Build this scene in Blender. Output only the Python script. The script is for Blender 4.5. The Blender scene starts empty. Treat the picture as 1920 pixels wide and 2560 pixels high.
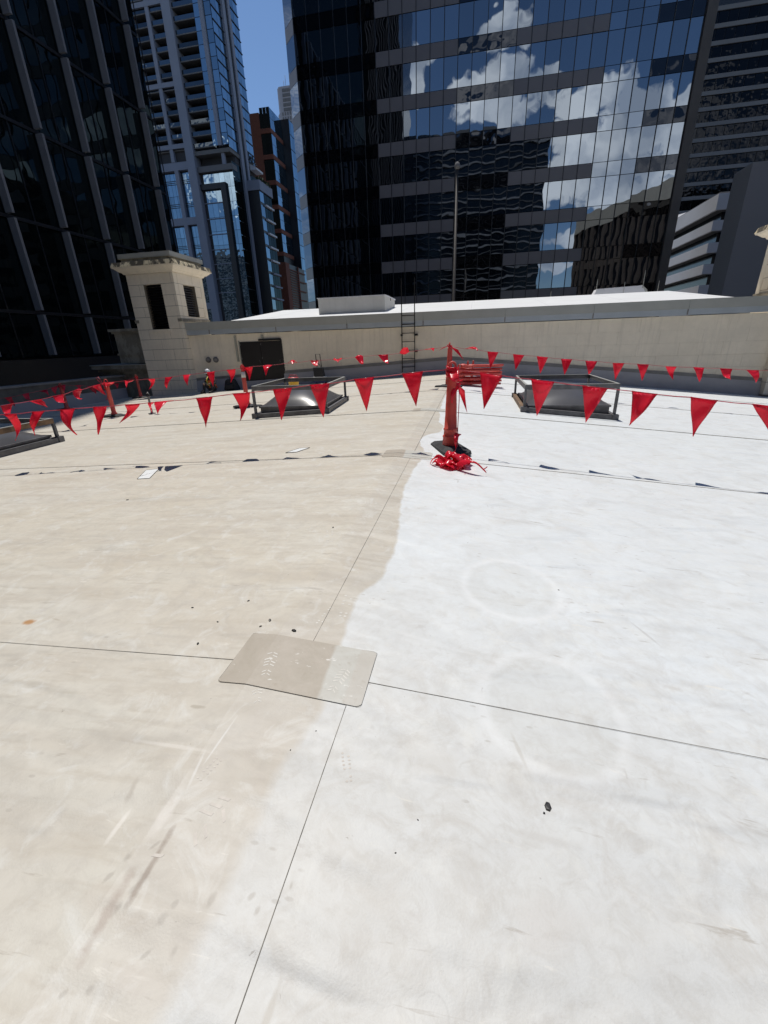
import bpy, bmesh, math, random
from mathutils import Vector, Matrix
random.seed(7)
sc = bpy.context.scene
col = sc.collection

# ---------------------------------------------------------------- camera, sky, sun, exposure
cam_d = bpy.data.cameras.new("camera")
cam_d.sensor_fit = 'HORIZONTAL'; cam_d.sensor_width = 36.0; cam_d.lens = 36.0 * 1055 / 1920
cam_d.clip_start = 0.05; cam_d.clip_end = 3000
cam = bpy.data.objects.new("camera", cam_d); col.objects.link(cam)
CM = [[0.980681, -0.043629, 0.190686], [0.19314, 0.37049, -0.908534], [-0.031009, 0.927811, 0.371759]]
cam.matrix_world = Matrix(((CM[0][0], CM[0][1], CM[0][2], 0.0), (CM[1][0], CM[1][1], CM[1][2], 0.0),
                           (CM[2][0], CM[2][1], CM[2][2], 1.5), (0, 0, 0, 1)))
sc.camera = cam
SUN_AZ = math.radians(27.0)      # towards the sun: 27 deg left of +Y
SUN_EL = math.radians(72.0)
sun_dir = Vector((-math.sin(SUN_AZ) * math.cos(SUN_EL), math.cos(SUN_AZ) * math.cos(SUN_EL), math.sin(SUN_EL)))
sd = bpy.data.lights.new("sun", 'SUN'); sd.energy = 2.85; sd.angle = math.radians(0.5); sd.color = (1.0, 0.955, 0.885)
so = bpy.data.objects.new("sun", sd); col.objects.link(so)
so.rotation_euler = sun_dir.to_track_quat('Z', 'Y').to_euler()
sc.view_settings.view_transform = 'Standard'; sc.view_settings.look = 'None'
sc.view_settings.exposure = 0.48; sc.view_settings.gamma = 1.0
sc.view_settings.use_curve_mapping = False

world = bpy.data.worlds.new("World"); sc.world = world; world.use_nodes = True
wt = world.node_tree; wt.nodes.clear()
def wn(t, **k):
    n = wt.nodes.new(t)
    for a, b in k.items(): setattr(n, a, b)
    return n
def wmath(op, a, b=None, c=None, clamp=False):
    n = wn('ShaderNodeMath', operation=op); n.use_clamp = clamp
    for i, v in enumerate((a, b, c)):
        if v is None: continue
        if isinstance(v, (int, float)): n.inputs[i].default_value = v
        else: wt.links.new(v, n.inputs[i])
    return n.outputs[0]
sky = wn('ShaderNodeTexSky', sky_type='NISHITA'); sky.sun_disc = False
sky.sun_elevation = SUN_EL; sky.sun_rotation = -SUN_AZ; sky.altitude = 150; sky.air_density = 1.0; sky.dust_density = 0.0; sky.ozone_density = 5.5
bg = wn('ShaderNodeBackground'); bg.inputs['Strength'].default_value = 0.080
tc = wn('ShaderNodeTexCoord'); sep = wn('ShaderNodeSeparateXYZ'); wt.links.new(tc.outputs['Generated'], sep.inputs[0])
dx, dy, dz = sep.outputs
# cumulus bank standing in the half of the sky behind the camera (seen in the towers' glass)
ny = wmath('MAXIMUM', wmath('MULTIPLY', dy, -1.0), 0.02)
u = wmath('DIVIDE', dx, ny); v = wmath('DIVIDE', dz, ny)
cmb = wn('ShaderNodeCombineXYZ'); wt.links.new(u, cmb.inputs[0]); wt.links.new(v, cmb.inputs[1])
nz = wn('ShaderNodeTexNoise'); nz.inputs['Scale'].default_value = 16; nz.inputs['Detail'].default_value = 6; nz.inputs['Roughness'].default_value = 0.6
wt.links.new(cmb.outputs[0], nz.inputs['Vector'])
BLOBS = [(0.03, .490, .05, .030), (0.06, .478, .035, .022), (-0.005, .478, .03, .016), (.035, .432, .05, .032), (-.03, .418, .05, .024), (.09, .418, .055, .018),
         (-.125, .45, .028, .045), (-.09, .465, .02, .02), (.04, .388, .12, .030), (.20, .395, .045, .030), (.235, .405, .03, .02), (.165, .372, .05, .028), (.26, .365, .08, .04), (.33, .36, .05, .022),
         (.20, .335, .1, .04), (.31, .32, .12, .05), (.36, .37, .04, .02), (.22, .28, .12, .05), (.33, .285, .1, .04), (.15, .25, .08, .03),
         (.28, .235, .14, .03), (.18, .175, .06, .018), (.15, .13, .05, .012), (.5, .3, .12, .06), (.75, .42, .14, .07), (-.5, .33, .15, .05), (-.9, .5, .2, .08),
         (1.2, .35, .25, .07), (-1.4, .3, .3, .08), (-.3, .62, .07, .035), (.42, .62, .06, .03)]
acc = None
for (bu, bv, ru, rv) in BLOBS:
    a = wmath('MULTIPLY', wmath('SUBTRACT', u, bu), 1 / ru)
    b = wmath('MULTIPLY', wmath('SUBTRACT', v, bv), 1 / rv)
    d = wmath('MULTIPLY', wmath('ADD', wmath('MULTIPLY', a, a), wmath('MULTIPLY', b, b)), 1.35)
    g = wmath('SUBTRACT', 1.0, d)
    acc = g if acc is None else wmath('MAXIMUM', acc, g)
dens = wmath('ADD', acc, wmath('MULTIPLY', wmath('SUBTRACT', nz.outputs['Fac'], 0.48), 5.0))
mask = wmath('MULTIPLY', wmath('MULTIPLY', dens, 2.2, clamp=True), wmath('GREATER_THAN', wmath('MULTIPLY', dy, -1.0), 0.03))
shade = wn('ShaderNodeTexNoise'); shade.inputs['Scale'].default_value = 9; shade.inputs['Detail'].default_value = 5
wt.links.new(cmb.outputs[0], shade.inputs['Vector'])
# thin broken cloud low in the rest of the sky
mp = wn('ShaderNodeMapping'); mp.inputs['Scale'].default_value = (1, 1, 3.2); wt.links.new(tc.outputs['Generated'], mp.inputs[0])
n2 = wn('ShaderNodeTexNoise'); n2.inputs['Scale'].default_value = 3.2; n2.inputs['Detail'].default_value = 7; n2.inputs['Roughness'].default_value = 0.55
wt.links.new(mp.outputs[0], n2.inputs['Vector'])
low = wmath('MULTIPLY', wmath('MULTIPLY', wmath('SUBTRACT', n2.outputs['Fac'], 0.50), 6.0, clamp=True), wmath('MULTIPLY', wmath('SUBTRACT', wmath('ABSOLUTE', dx), 0.55), 4.0, clamp=True))
mask2 = wmath('MAXIMUM', mask, wmath('MULTIPLY', low, 0.8))
cr = wn('ShaderNodeValToRGB'); cr.color_ramp.elements[0].position = 0.38; cr.color_ramp.elements[0].color = (0.40, 0.45, 0.54, 1)
cr.color_ramp.elements[1].position = 0.58; cr.color_ramp.elements[1].color = (0.97, 0.97, 0.98, 1)
wt.links.new(shade.outputs['Fac'], cr.inputs[0])
cbg = wn('ShaderNodeBackground'); cbg.inputs['Strength'].default_value = 1.2; wt.links.new(cr.outputs[0], cbg.inputs[0])
mx = wn('ShaderNodeMixShader'); out = wn('ShaderNodeOutputWorld')
wt.links.new(sky.outputs[0], bg.inputs[0]); wt.links.new(mask2, mx.inputs[0]); wt.links.new(bg.outputs[0], mx.inputs[1]); wt.links.new(cbg.outputs[0], mx.inputs[2])
wt.links.new(mx.outputs[0], out.inputs[0])

# ---------------------------------------------------------------- helpers
def tag(o, label=None, cat=None, group=None, kind=None):
    if label: o['label'] = label
    if cat: o['category'] = cat
    if group: o['group'] = group
    if kind: o['kind'] = kind
    return o
def empty(name, loc=(0, 0, 0), label=None, cat=None, group=None):
    o = bpy.data.objects.new(name, None); col.objects.link(o); o.location = loc; o.empty_display_size = 0.2
    return tag(o, label, cat, group)
class MB:
    def __init__(s): s.v = []; s.f = []; s.sm = []
    def quad(s, a, b, c, d):
        n = len(s.v); s.v += [tuple(a), tuple(b), tuple(c), tuple(d)]; s.f.append((n, n + 1, n + 2, n + 3)); s.sm.append(False); return s
    def box(s, x0, x1, y0, y1, z0, z1):
        n = len(s.v)
        s.v += [(x0, y0, z0), (x1, y0, z0), (x1, y1, z0), (x0, y1, z0), (x0, y0, z1), (x1, y0, z1), (x1, y1, z1), (x0, y1, z1)]
        for f in ((3, 2, 1, 0), (4, 5, 6, 7), (0, 1, 5, 4), (1, 2, 6, 5), (2, 3, 7, 6), (3, 0, 4, 7)):
            s.f.append(tuple(n + i for i in f)); s.sm.append(False)
        return s
    def hexa(s, bot, top):
        """closed prism between two loops with the same number of points (counter-clockwise seen from above)"""
        n = len(s.v); k = len(bot); s.v += [tuple(p) for p in bot] + [tuple(p) for p in top]
        s.f.append(tuple(n + i for i in reversed(range(k)))); s.f.append(tuple(n + k + i for i in range(k))); s.sm += [False, False]
        for i in range(k):
            j = (i + 1) % k; s.f.append((n + i, n + j, n + k + j, n + k + i)); s.sm.append(False)
        return s
    def bar(s, p, q, w, h=None, up=(0, 0, 1)):
        h = h or w; p = Vector(p); q = Vector(q); d = (q - p).normalized(); u = Vector(up)
        if abs(d.dot(u)) > .95: u = Vector((0, 1, 0))
        a = d.cross(u).normalized() * w / 2; b = a.cross(d).normalized() * h / 2
        return s.hexa([p - a - b, p + a - b, p + a + b, p - a + b][::-1], [q - a - b, q + a - b, q + a + b, q - a + b][::-1])
    def tube(s, pts, r, seg=8, smooth=True, cap=True):
        pts = [Vector(p) for p in pts]; rs = r if isinstance(r, (list, tuple)) else [r] * len(pts); base = len(s.v)
        prev = None
        for i, p in enumerate(pts):
            d = (pts[min(i + 1, len(pts) - 1)] - pts[max(i - 1, 0)])
            d = d.normalized() if d.length > 1e-9 else Vector((0, 0, 1))
            if prev is None: a = d.cross(Vector((0, 0, 1)) if abs(d.z) < .9 else Vector((1, 0, 0))).normalized()
            else:
                a = prev - d * prev.dot(d); a = a.normalized() if a.length > 1e-6 else d.orthogonal().normalized()
            prev = a; b = d.cross(a)
            for k in range(seg):
                t = 2 * math.pi * k / seg; s.v.append(tuple(p + (a * math.cos(t) + b * math.sin(t)) * rs[i]))
        for i in range(len(pts) - 1):
            for k in range(seg):
                k2 = (k + 1) % seg
                s.f.append((base + i * seg + k, base + i * seg + k2, base + (i + 1) * seg + k2, base + (i + 1) * seg + k)); s.sm.append(smooth)
        if cap:
            s.f.append(tuple(base + k for k in reversed(range(seg)))); s.sm.append(False)
            s.f.append(tuple(base + (len(pts) - 1) * seg + k for k in range(seg))); s.sm.append(False)
        return s
    def lathe(s, prof, c=(0, 0, 0), seg=24, smooth=True):
        return s.tube([(c[0], c[1], c[2] + z) for r, z in prof], [r for r, z in prof], seg, smooth)
    def mesh(s, name, mat):
        me = bpy.data.meshes.new(name); me.from_pydata(s.v, [], s.f)
        if any(s.sm): me.polygons.foreach_set('use_smooth', s.sm)
        me.materials.append(mat)
        bm = bmesh.new(); bm.from_mesh(me); bmesh.ops.recalc_face_normals(bm, faces=bm.faces); bm.to_mesh(me); bm.free()
        me.update(); return me
    def build(s, name, mat, parent=None, label=None, kind=None, loc=(0, 0, 0)):
        return inst(s.mesh(name, mat), name, parent, loc, label=label, kind=kind)
def inst(me, name, parent=None, loc=(0, 0, 0), rot=(0, 0, 0), label=None, kind=None):
    o = bpy.data.objects.new(name, me); col.objects.link(o); o.location = loc; o.rotation_euler = rot
    if parent: o.parent = parent
    if label: o['label'] = label
    if kind: o['kind'] = kind
    return o
def bevel(o, w=.01, seg=1):
    m = o.modifiers.new('bevel', 'BEVEL'); m.width = w; m.segments = seg; m.limit_method = 'ANGLE'; return o

# ---------------------------------------------------------------- materials
class Mat:
    def __init__(s, name):
        s.m = bpy.data.materials.new(name); s.m.use_nodes = True; s.t = s.m.node_tree; s.t.nodes.clear()
        s.out = s.n('ShaderNodeOutputMaterial'); s.geo = s.n('ShaderNodeNewGeometry')
        s.oi = s.n('ShaderNodeObjectInfo')
    def n(s, t, **k):
        n = s.t.nodes.new(t)
        for a, b in k.items(): setattr(n, a, b)
        return n
    def l(s, a, b): s.t.links.new(a, b)
    def setv(s, sock, v):
        if hasattr(v, 'is_output'): s.l(v, sock)
        else:
            if isinstance(v, (tuple, list)) and len(v) == 3 and sock.type == 'RGBA': v = (*v, 1)
            sock.default_value = v
    def math(s, op, a, b=None, clamp=False):
        n = s.n('ShaderNodeMath', operation=op); n.use_clamp = clamp; s.setv(n.inputs[0], a)
        if b is not None: s.setv(n.inputs[1], b)
        return n.outputs[0]
    def noise(s, scale, detail=4, rough=.55, stretch=(1, 1, 1), off=None, vec=None, dist=0.0):
        mp = s.n('ShaderNodeMapping'); s.l(vec or s.geo.outputs['Position'], mp.inputs[0]); mp.inputs['Scale'].default_value = stretch
        if off is not None: s.setv(mp.inputs['Location'], off)
        n = s.n('ShaderNodeTexNoise'); n.inputs['Scale'].default_value = scale; n.inputs['Detail'].default_value = detail; n.inputs['Roughness'].default_value = rough
        n.inputs['Distortion'].default_value = dist
        s.l(mp.outputs[0], n.inputs['Vector']); return n.outputs['Fac']
    def ramp(s, f, lo, hi): 
        n = s.n('ShaderNodeMapRange'); n.inputs[1].default_value = lo; n.inputs[2].default_value = hi; s.l(f, n.inputs[0]); n.clamp = True; return n.outputs[0]
    def mix(s, f, a, b, mode='MIX'):
        n = s.n('ShaderNodeMix', data_type='RGBA', blend_type=mode); s.setv(n.inputs[0], f); s.setv(n.inputs[6], a); s.setv(n.inputs[7], b); return n.outputs[2]
    def bump(s, h, dist=.01, strength=1.0, normal=None):
        n = s.n('ShaderNodeBump'); n.inputs['Distance'].default_value = dist; n.inputs['Strength'].default_value = strength; s.l(h, n.inputs['Height'])
        if normal: s.l(normal, n.inputs['Normal'])
        return n.outputs[0]
    def prin(s, **k):
        p = s.n('ShaderNodeBsdfPrincipled')
        for a, b in k.items(): s.setv(p.inputs[a.replace('_', ' ')], b)
        s.l(p.outputs[0], s.out.inputs[0]); s.p = p; return s.m
def simple(name, c, rough=.6, metal=0.0, var=.15, scale=3.0, bump=.0, bscale=60, spec=None):
    m = Mat(name); nf = m.noise(scale, 5)
    dark = tuple(x * (1 - var) for x in c); lite = tuple(min(1, x * (1 + var)) for x in c)
    base = m.mix(m.ramp(nf, .3, .7), dark, lite)
    k = dict(Base_Color=base, Roughness=rough, Metallic=metal)
    if bump: k['Normal'] = m.bump(m.noise(bscale, 4), bump)
    r = m.prin(**k)
    if spec is not None: m.p.inputs['Specular IOR Level'].default_value = spec
    return r
def glass_facade(name, refl=(.33, .37, .42), body=(.006, .009, .012), fac=.8, wave=.006, wscale=.55, tilt=.006, var=.25, rough=.01, stretch=(1, 1, 1)):
    """coated reflective pane: each pane slightly bowed and tilted in its own way"""
    m = Mat(name)
    cx = m.n('ShaderNodeCombineXYZ'); m.l(m.math('MULTIPLY', m.oi.outputs['Random'], 97.0), cx.inputs[0]); m.l(m.math('MULTIPLY', m.oi.outputs['Random'], 31.0), cx.inputs[2])
    h = m.noise(wscale, 1.2, .45, off=cx.outputs[0], stretch=stretch)
    nb = m.bump(h, wave * 10)
    wnz = m.n('ShaderNodeTexWhiteNoise', noise_dimensions='1D'); m.l(m.oi.outputs['Random'], wnz.inputs['W'])
    sub = m.n('ShaderNodeVectorMath', operation='SUBTRACT'); m.l(wnz.outputs['Color'], sub.inputs[0]); sub.inputs[1].default_value = (.5, .5, .5)
    sc_ = m.n('ShaderNodeVectorMath', operation='SCALE'); m.l(sub.outputs[0], sc_.inputs[0]); sc_.inputs['Scale'].default_value = tilt
    ad = m.n('ShaderNodeVectorMath', operation='ADD'); m.l(nb, ad.inputs[0]); m.l(sc_.outputs[0], ad.inputs[1])
    nn = m.n('ShaderNodeVectorMath', operation='NORMALIZE'); m.l(ad.outputs[0], nn.inputs[0])
    g = m.n('ShaderNodeBsdfGlossy'); g.inputs['Roughness'].default_value = rough
    cv = m.mix(m.oi.outputs['Random'], tuple(x * (1 - var) for x in refl), refl); m.l(cv, g.inputs['Color']); m.l(nn.outputs[0], g.inputs['Normal'])
    d = m.n('ShaderNodeBsdfDiffuse'); d.inputs['Color'].default_value = (*body, 1)
    mxs = m.n('ShaderNodeMixShader'); mxs.inputs[0].default_value = fac; m.l(d.outputs[0], mxs.inputs[1]); m.l(g.outputs[0], mxs.inputs[2]); m.l(mxs.outputs[0], m.out.inputs[0])
    return m.m
M = {}
M['glass_black'] = glass_facade('dark reflective window glass', refl=(.30, .345, .40), body=(.014, .018, .022), wave=.0008, wscale=.5, tilt=.003)
M['glass_panel'] = glass_facade('near black glazed spandrel', refl=(.055, .06, .07), body=(.016, .018, .022), tilt=.003)
M['spandrel'] = simple('grey spandrel panel', (.17, .165, .18), .35, var=.05, scale=.4)
M['mullion_dark'] = simple('black anodised mullion', (.012, .014, .018), .4, var=.1)
M['pier_brown'] = simple('brown grey corner pier', (.12, .108, .095), .6, var=.12, scale=.5)
M['glass_left'] = glass_facade('very dark tinted tower glass', refl=(.060, .078, .082), body=(.014, .019, .020), tilt=.012, wave=.0012)
M['fin'] = simple('pale grey aluminium fin', (.20, .205, .225), .45, .0, var=.08, scale=1.0)
M['frame_black'] = simple('black metal frame', (.012, .013, .017), .45, var=.1)
M['concrete_blue'] = simple('pale blue grey concrete cladding', (.25, .275, .34), .8, var=.06, scale=.2)
M['slab'] = simple('balcony slab edge', (.16, .155, .15), .8, var=.1, scale=.4)
M['glass_blue'] = glass_facade('blue curtain wall glass', refl=(.34, .47, .58), body=(.02, .035, .05), wave=.002, tilt=.01, var=.3)
M['glass_dark'] = glass_facade('near black window glass', refl=(.02, .022, .026), body=(.006, .007, .009), tilt=.003)
M['glass_dim'] = glass_facade('dim balcony window glass', refl=(.15, .185, .22), body=(.03, .035, .045), tilt=.05, var=.6)
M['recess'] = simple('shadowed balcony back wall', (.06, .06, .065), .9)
M['brick_red'] = simple('red brown brick facing', (.17, .062, .040), .9, var=.15, scale=1.5)
M['grey_far'] = simple('far grey tower stone', (.36, .36, .40), .9, var=.08, scale=.1)
M['conc_white'] = simple('off white precast concrete', (.66, .66, .68), .85, var=.05, scale=.3)
M['conc_grey'] = simple('mid grey concrete', (.17, .17, .175), .9, var=.08, scale=.15)
M['band_dark'] = simple('dark ribbon glazing', (.012, .015, .022), .15, var=.2)
M['asphalt'] = simple('asphalt', (.05, .05, .052), .9, var=.2, scale=.3, bump=.004)
M['steel_black'] = simple('black painted steel', (.012, .011, .012), .4, var=.2)
M['door'] = simple('near black door paint', (.012, .010, .011), .5, var=.15)
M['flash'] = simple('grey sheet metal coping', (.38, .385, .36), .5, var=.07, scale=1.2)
M['flash_blue'] = simple('galvanised drip edge', (.38, .42, .46), .45, var=.06, scale=2)
M['rail'] = simple('weathered galvanised guard rail', (.13, .128, .134), .5, .2, var=.3, scale=6)
M['rail_rust'] = simple('rust stained guard rail', (.17, .105, .06), .7, .1, var=.5, scale=7)
M['rubber'] = simple('black rubber', (.025, .026, .029), .75, var=.3, scale=8, bump=.003)
M['conc_mid'] = simple('plain grey concrete wall', (.30, .30, .31), .9, var=.06, scale=.1)
M['orange'] = simple('faded orange red plastic', (.60, .085, .066), .5, var=.12, scale=9)
M['white_tape'] = simple('white reflective tape', (.7, .7, .68), .4, var=.06)
M['patch_white'] = simple('new white patch membrane', (.74, .76, .76), .5, var=.05, scale=9)
M['lamp_brown'] = simple('dark brown lamp pole paint', (.05, .042, .036), .6, var=.2, scale=2)
M['caulk'] = simple('dirty seam sealant', (.22, .205, .18), .8, var=.5, scale=12)
M['white_metal'] = simple('white painted trunking', (.36, .35, .30), .6, var=.1)

def mk_stone(name, c, joint_dirt=True, stain=0.0):
    m = Mat(name)
    a = m.noise(1.1, 6, .6); b = m.noise(7, 6, .65); r = m.oi.outputs['Random']
    base = m.mix(m.ramp(a, .35, .7), tuple(x * .93 for x in c), tuple(x * 1.05 for x in c))
    base = m.mix(m.math('MULTIPLY', m.ramp(b, .45, .75), .22), base, tuple(x * .72 for x in c))
    base = m.mix(m.math('MULTIPLY', r, .12), base, tuple(x * .82 for x in c))
    s0 = m.noise(2.2, 5, .6, (3.2, 3.2, .22), (2, 5, 0)); base = m.mix(m.math('MULTIPLY', m.ramp(s0, .52, .72), .30), base, tuple(x * .62 for x in c))
    if stain:
        s1 = m.noise(1.7, 8, .72, (1.4, 1.4, .8)); base = m.mix(m.math('MULTIPLY', m.ramp(s1, .46, .53), stain), base, (.028, .024, .020))
    return m.prin(Base_Color=base, Roughness=.85, Normal=m.bump(m.noise(40, 6, .6), .003))
M['stone'] = mk_stone('painted limestone blocks', (.82, .74, .61))
M['mortar'] = simple('dark mortar with dirt and joint shade', (.16, .14, .11), .9)  # dark tone stands for shadow in the joints as well as dirt
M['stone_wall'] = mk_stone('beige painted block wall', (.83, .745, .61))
M['stone_dirty'] = mk_stone('lichen stained cornice stone', (.70, .60, .40), stain=.93)
M['stone_old'] = mk_stone('grey weathered limestone', (.36, .33, .27), stain=.35)
M['box_conc'] = mk_stone('weathered light grey hatch casing', (.62, .60, .56))

# ---- roof membrane material (world position drives the dirt map)
def mk_membrane():
    m = Mat('white single ply roof membrane')
    sp = m.n('ShaderNodeSeparateXYZ'); m.l(m.geo.outputs['Position'], sp.inputs[0]); X, Y, Z = sp.outputs
    fc = m.n('ShaderNodeFloatCurve'); cv = fc.mapping.curves[0]
    B = [(-1, -.70), (.37, -.69), (.64, -.675), (.93, -.675), (1.23, -.635), (1.39, -.61), (1.76, -.64), (2.05, -.67), (2.38, -.63), (2.52, -.575), (2.96, -.555), (3.72, -.63), (4.89, -.70), (5.95, -.645),
         (6.6, -.76), (7.0, -.80), (7.5, -.66), (8.14, -.50), (8.7, -.62), (9.38, -.66), (10.74, -.73), (13, -.76), (16, -.60), (22.5, -.9)]
    pts = [((y + 1) / 24, (x + 1) / 1.0) for y, x in B]
    cv.points[0].location = pts[0]; cv.points[1].location = pts[-1]
    for p in pts[1:-1]: cv.points.new(*p)
    for p in cv.points: p.handle_type = 'AUTO'
    fc.mapping.update()
    m.l(m.math('DIVIDE', m.math('ADD', Y, 1.0), 24.0), fc.inputs['Value'])
    xb = m.math('SUBTRACT', fc.outputs[0], 1.0)
    edge = m.math('ADD', m.math('SUBTRACT', X, xb), m.math('MULTIPLY', m.math('SUBTRACT', m.noise(5, 4), .5), .09))
    soft = m.math('MULTIPLY', m.ramp(Y, 1.8, .6), .014)
    mr = m.n('ShaderNodeMapRange'); m.l(edge, mr.inputs[0]); m.l(m.math('SUBTRACT', -.012, soft), mr.inputs[1]); m.l(m.math('ADD', .016, soft), mr.inputs[2]); white = mr.outputs[0]
    # tones
    nA = m.noise(.8, 6, .6, dist=.6); nB = m.noise(2.6, 7, .62, dist=.8); nC = m.noise(9, 6, .6, (.35, 2.2, 1)); nD = m.noise(1.2, 6, .55, (.45, 3.2, 1))
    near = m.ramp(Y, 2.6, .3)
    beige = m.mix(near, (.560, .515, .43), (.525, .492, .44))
    beige = m.mix(m.ramp(nA, .38, .66), beige, (.58, .555, .49))
    beige = m.mix(m.math('MULTIPLY', m.ramp(nD, .46, .70), .60), beige, (.45, .40, .33))
    beige = m.mix(m.math('MULTIPLY', m.ramp(nC, .52, .72), .42), beige, (.40, .35, .28))
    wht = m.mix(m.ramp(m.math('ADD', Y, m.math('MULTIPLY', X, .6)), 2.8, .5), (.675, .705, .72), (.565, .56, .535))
    wht = m.mix(m.math('MULTIPLY', m.ramp(nB, .48, .68), .5), wht, (.525, .52, .50))
    wht = m.mix(m.math('MULTIPLY', m.ramp(nA, .40, .62), .35), wht, (.64, .66, .66))
    base = m.mix(white, beige, wht)
    # greyer worn strip between ridge crease and tide line
    strip = m.math('MULTIPLY', m.ramp(X, -1.03, -.97), m.math('SUBTRACT', 1.0, white))
    base = m.mix(m.math('MULTIPLY', strip, .22), base, (.43, .395, .35))
    calm = m.math('SUBTRACT', 1.0, m.math('MULTIPLY', m.math('MULTIPLY', white, m.ramp(Y, 1.2, 3.2)), .72))
    nE = m.noise(14, 8, .7, dist=1.0); base = m.mix(m.math('MULTIPLY', m.ramp(nE, .45, .66), m.math('MULTIPLY', calm, .28)), base, (.40, .375, .33))
    nF = m.noise(3.4, 8, .72, (1, 1, 1), (7, 3, 0), dist=1.2); base = m.mix(m.math('MULTIPLY', m.ramp(nF, .48, .64), m.math('MULTIPLY', calm, .36)), base, (.43, .395, .345))
    nG = m.noise(4.5, 8, .7, (1, 1, 1), (2, 9, 0), dist=1.0); base = m.mix(m.math('MULTIPLY', m.ramp(nG, .53, .66), .45), base, (.66, .66, .63))
    vo = m.n('ShaderNodeTexVoronoi'); mp_ = m.n('ShaderNodeMapping'); mp_.inputs['Scale'].default_value = (9, 22, 1); mp_.inputs['Rotation'].default_value = (0, 0, .5); m.l(m.geo.outputs['Position'], mp_.inputs[0]); m.l(mp_.outputs[0], vo.inputs['Vector']); vo.inputs['Scale'].default_value = 1
    tread = m.math('MULTIPLY', m.ramp(vo.outputs['Distance'], .17, .10), m.ramp(m.noise(1.8, 3, .5, (1, 1, 1), (4, 8, 0)), .56, .62)); base = m.mix(m.math('MULTIPLY', tread, .42), base, (.34, .31, .27))
    # scuffs: thin dark strokes
    for sc1, st, off, lo, hi, am, c in ((3.0, (.7, 5.5, 1), (3, 1, 0), .66, .71, .50, (.30, .26, .21)), (2.2, (4.5, .8, 1), (9, 4, 0), .69, .73, .35, (.36, .34, .30)), (5.0, (.8, 4.0, 1), (1, 7, 0), .34, .27, .5, (.74, .71, .64)),
                                       (22, (1, 1, 1), (0, 0, 0), .71, .74, .5, (.20, .17, .14)), (6.0, (1, 1, 1), (5, 2, 0), .62, .72, .30, (.42, .39, .36))):
        nn = m.noise(sc1, 5, .62, st, off, dist=.5); base = m.mix(m.math('MULTIPLY', m.ramp(nn, lo, hi), am), base, c)
    def spot(cx, cy, rx, ry, rot=0.0, jit=.4, js=6):
        a = m.math('SUBTRACT', X, cx); b = m.math('SUBTRACT', Y, cy); cr_, sr = math.cos(rot), math.sin(rot)
        p = m.math('ADD', m.math('MULTIPLY', a, cr_ / rx), m.math('MULTIPLY', b, sr / rx)); q = m.math('ADD', m.math('MULTIPLY', a, -sr / ry), m.math('MULTIPLY', b, cr_ / ry))
        d = m.math('SQRT', m.math('ADD', m.math('MULTIPLY', p, p), m.math('MULTIPLY', q, q)))
        return m.math('ADD', d, m.math('MULTIPLY', m.math('SUBTRACT', m.noise(js, 5, .6), .5), jit))
    def smear(*a, soft=.6, am=.6, c=(.4, .3, .2), **k):
        nonlocal base
        f = m.ramp(spot(*a, **k), 1.0, 1.0 - soft); base = m.mix(m.math('MULTIPLY', f, am), base, c)
    # drying rings where water or a lid stood
    for (cx, cy, rx, ry) in ((.33, 2.66, .33, .38), (.43, 1.62, .33, .36)):
        d = spot(cx, cy, rx, ry, 0, .22, 5); ring = m.math('MULTIPLY', m.ramp(d, .86, .96), m.ramp(d, 1.12, 1.0)); base = m.mix(m.math('MULTIPLY', ring, (.40 if cy > 2 else .32)), base, (.74, .755, .76))
        base = m.mix(m.math('MULTIPLY', m.ramp(d, .98, .80), .22), base, (.54, .55, .53))
    d = spot(-.03, .52, .045, .045, 0, .1); ring = m.math('MULTIPLY', m.ramp(d, .88, .96), m.ramp(d, 1.06, .98)); base = m.mix(m.math('MULTIPLY', ring, .25), base, (.42, .41, .39))
    for k_ in range(16):
        r_k = random.Random(k_); smear(-.75 + r_k.uniform(-.35, .3), .40 + r_k.uniform(-.08, .32), .006 + .008 * r_k.random(), .012 + .014 * r_k.random(), rot=r_k.uniform(-.6, .2), am=.5, c=(.34, .31, .27), jit=1.2, js=40)
    # rust and grime along the ridge crease, bottom left
    smear(-.925, .66, .014, .13, rot=.03, am=.75, c=(.27, .22, .18), jit=1.5, js=22)
    smear(-.965, .53, .022, .13, rot=.06, am=.6, c=(.34, .275, .23), jit=1.7, js=20)
    smear(-.885, .52, .09, .03, am=.32, c=(.40, .35, .29), jit=1.6, js=18)
    smear(-1.03, .55, .07, .05, am=.22, c=(.46, .39, .33), jit=1.4, js=12)
    smear(-.78, .42, .10, .05, am=.26, c=(.46, .41, .36), jit=1.8, js=22)
    smear(-.985, .80, .030, .10, am=.35, c=(.73, .70, .66), jit=1.2, js=14)
    smear(-.955, 1.10, .006, .14, rot=-.05, am=.60, c=(.66, .65, .62), jit=.9, js=14)
    smear(-.975, .97, .008, .09, rot=.16, am=.55, c=(.66, .65, .62), jit=.9, js=14)
    smear(-1.16, 1.05, .25, .011, rot=-.02, am=.4, c=(.70, .67, .62), jit=.8)
    smear(-1.12, .74, .012, .06, am=.55, c=(.74, .71, .66), jit=1.0, js=14)
    smear(-1.17, .86, .015, .05, rot=.3, am=.5, c=(.36, .32, .27), jit=1.5, js=16)
    smear(-1.16, 1.25, .04, .012, am=.6, c=(.34, .30, .24), jit=1.7, js=22)
    smear(-2.72, 1.76, .055, .035, am=.9, c=(.40, .20, .07), jit=1.0, js=14)
    smear(-2.55, 1.80, .05, .008, rot=-.2, am=.5, c=(.38, .33, .26), jit=.8)
    smear(1.1, 2.35, .012, .15, rot=.45, am=.45, c=(.42, .41, .39), jit=.8)
    smear(.26, 1.36, .012, .11, rot=.30, am=.42, c=(.42, .39, .34), jit=.9)
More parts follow.
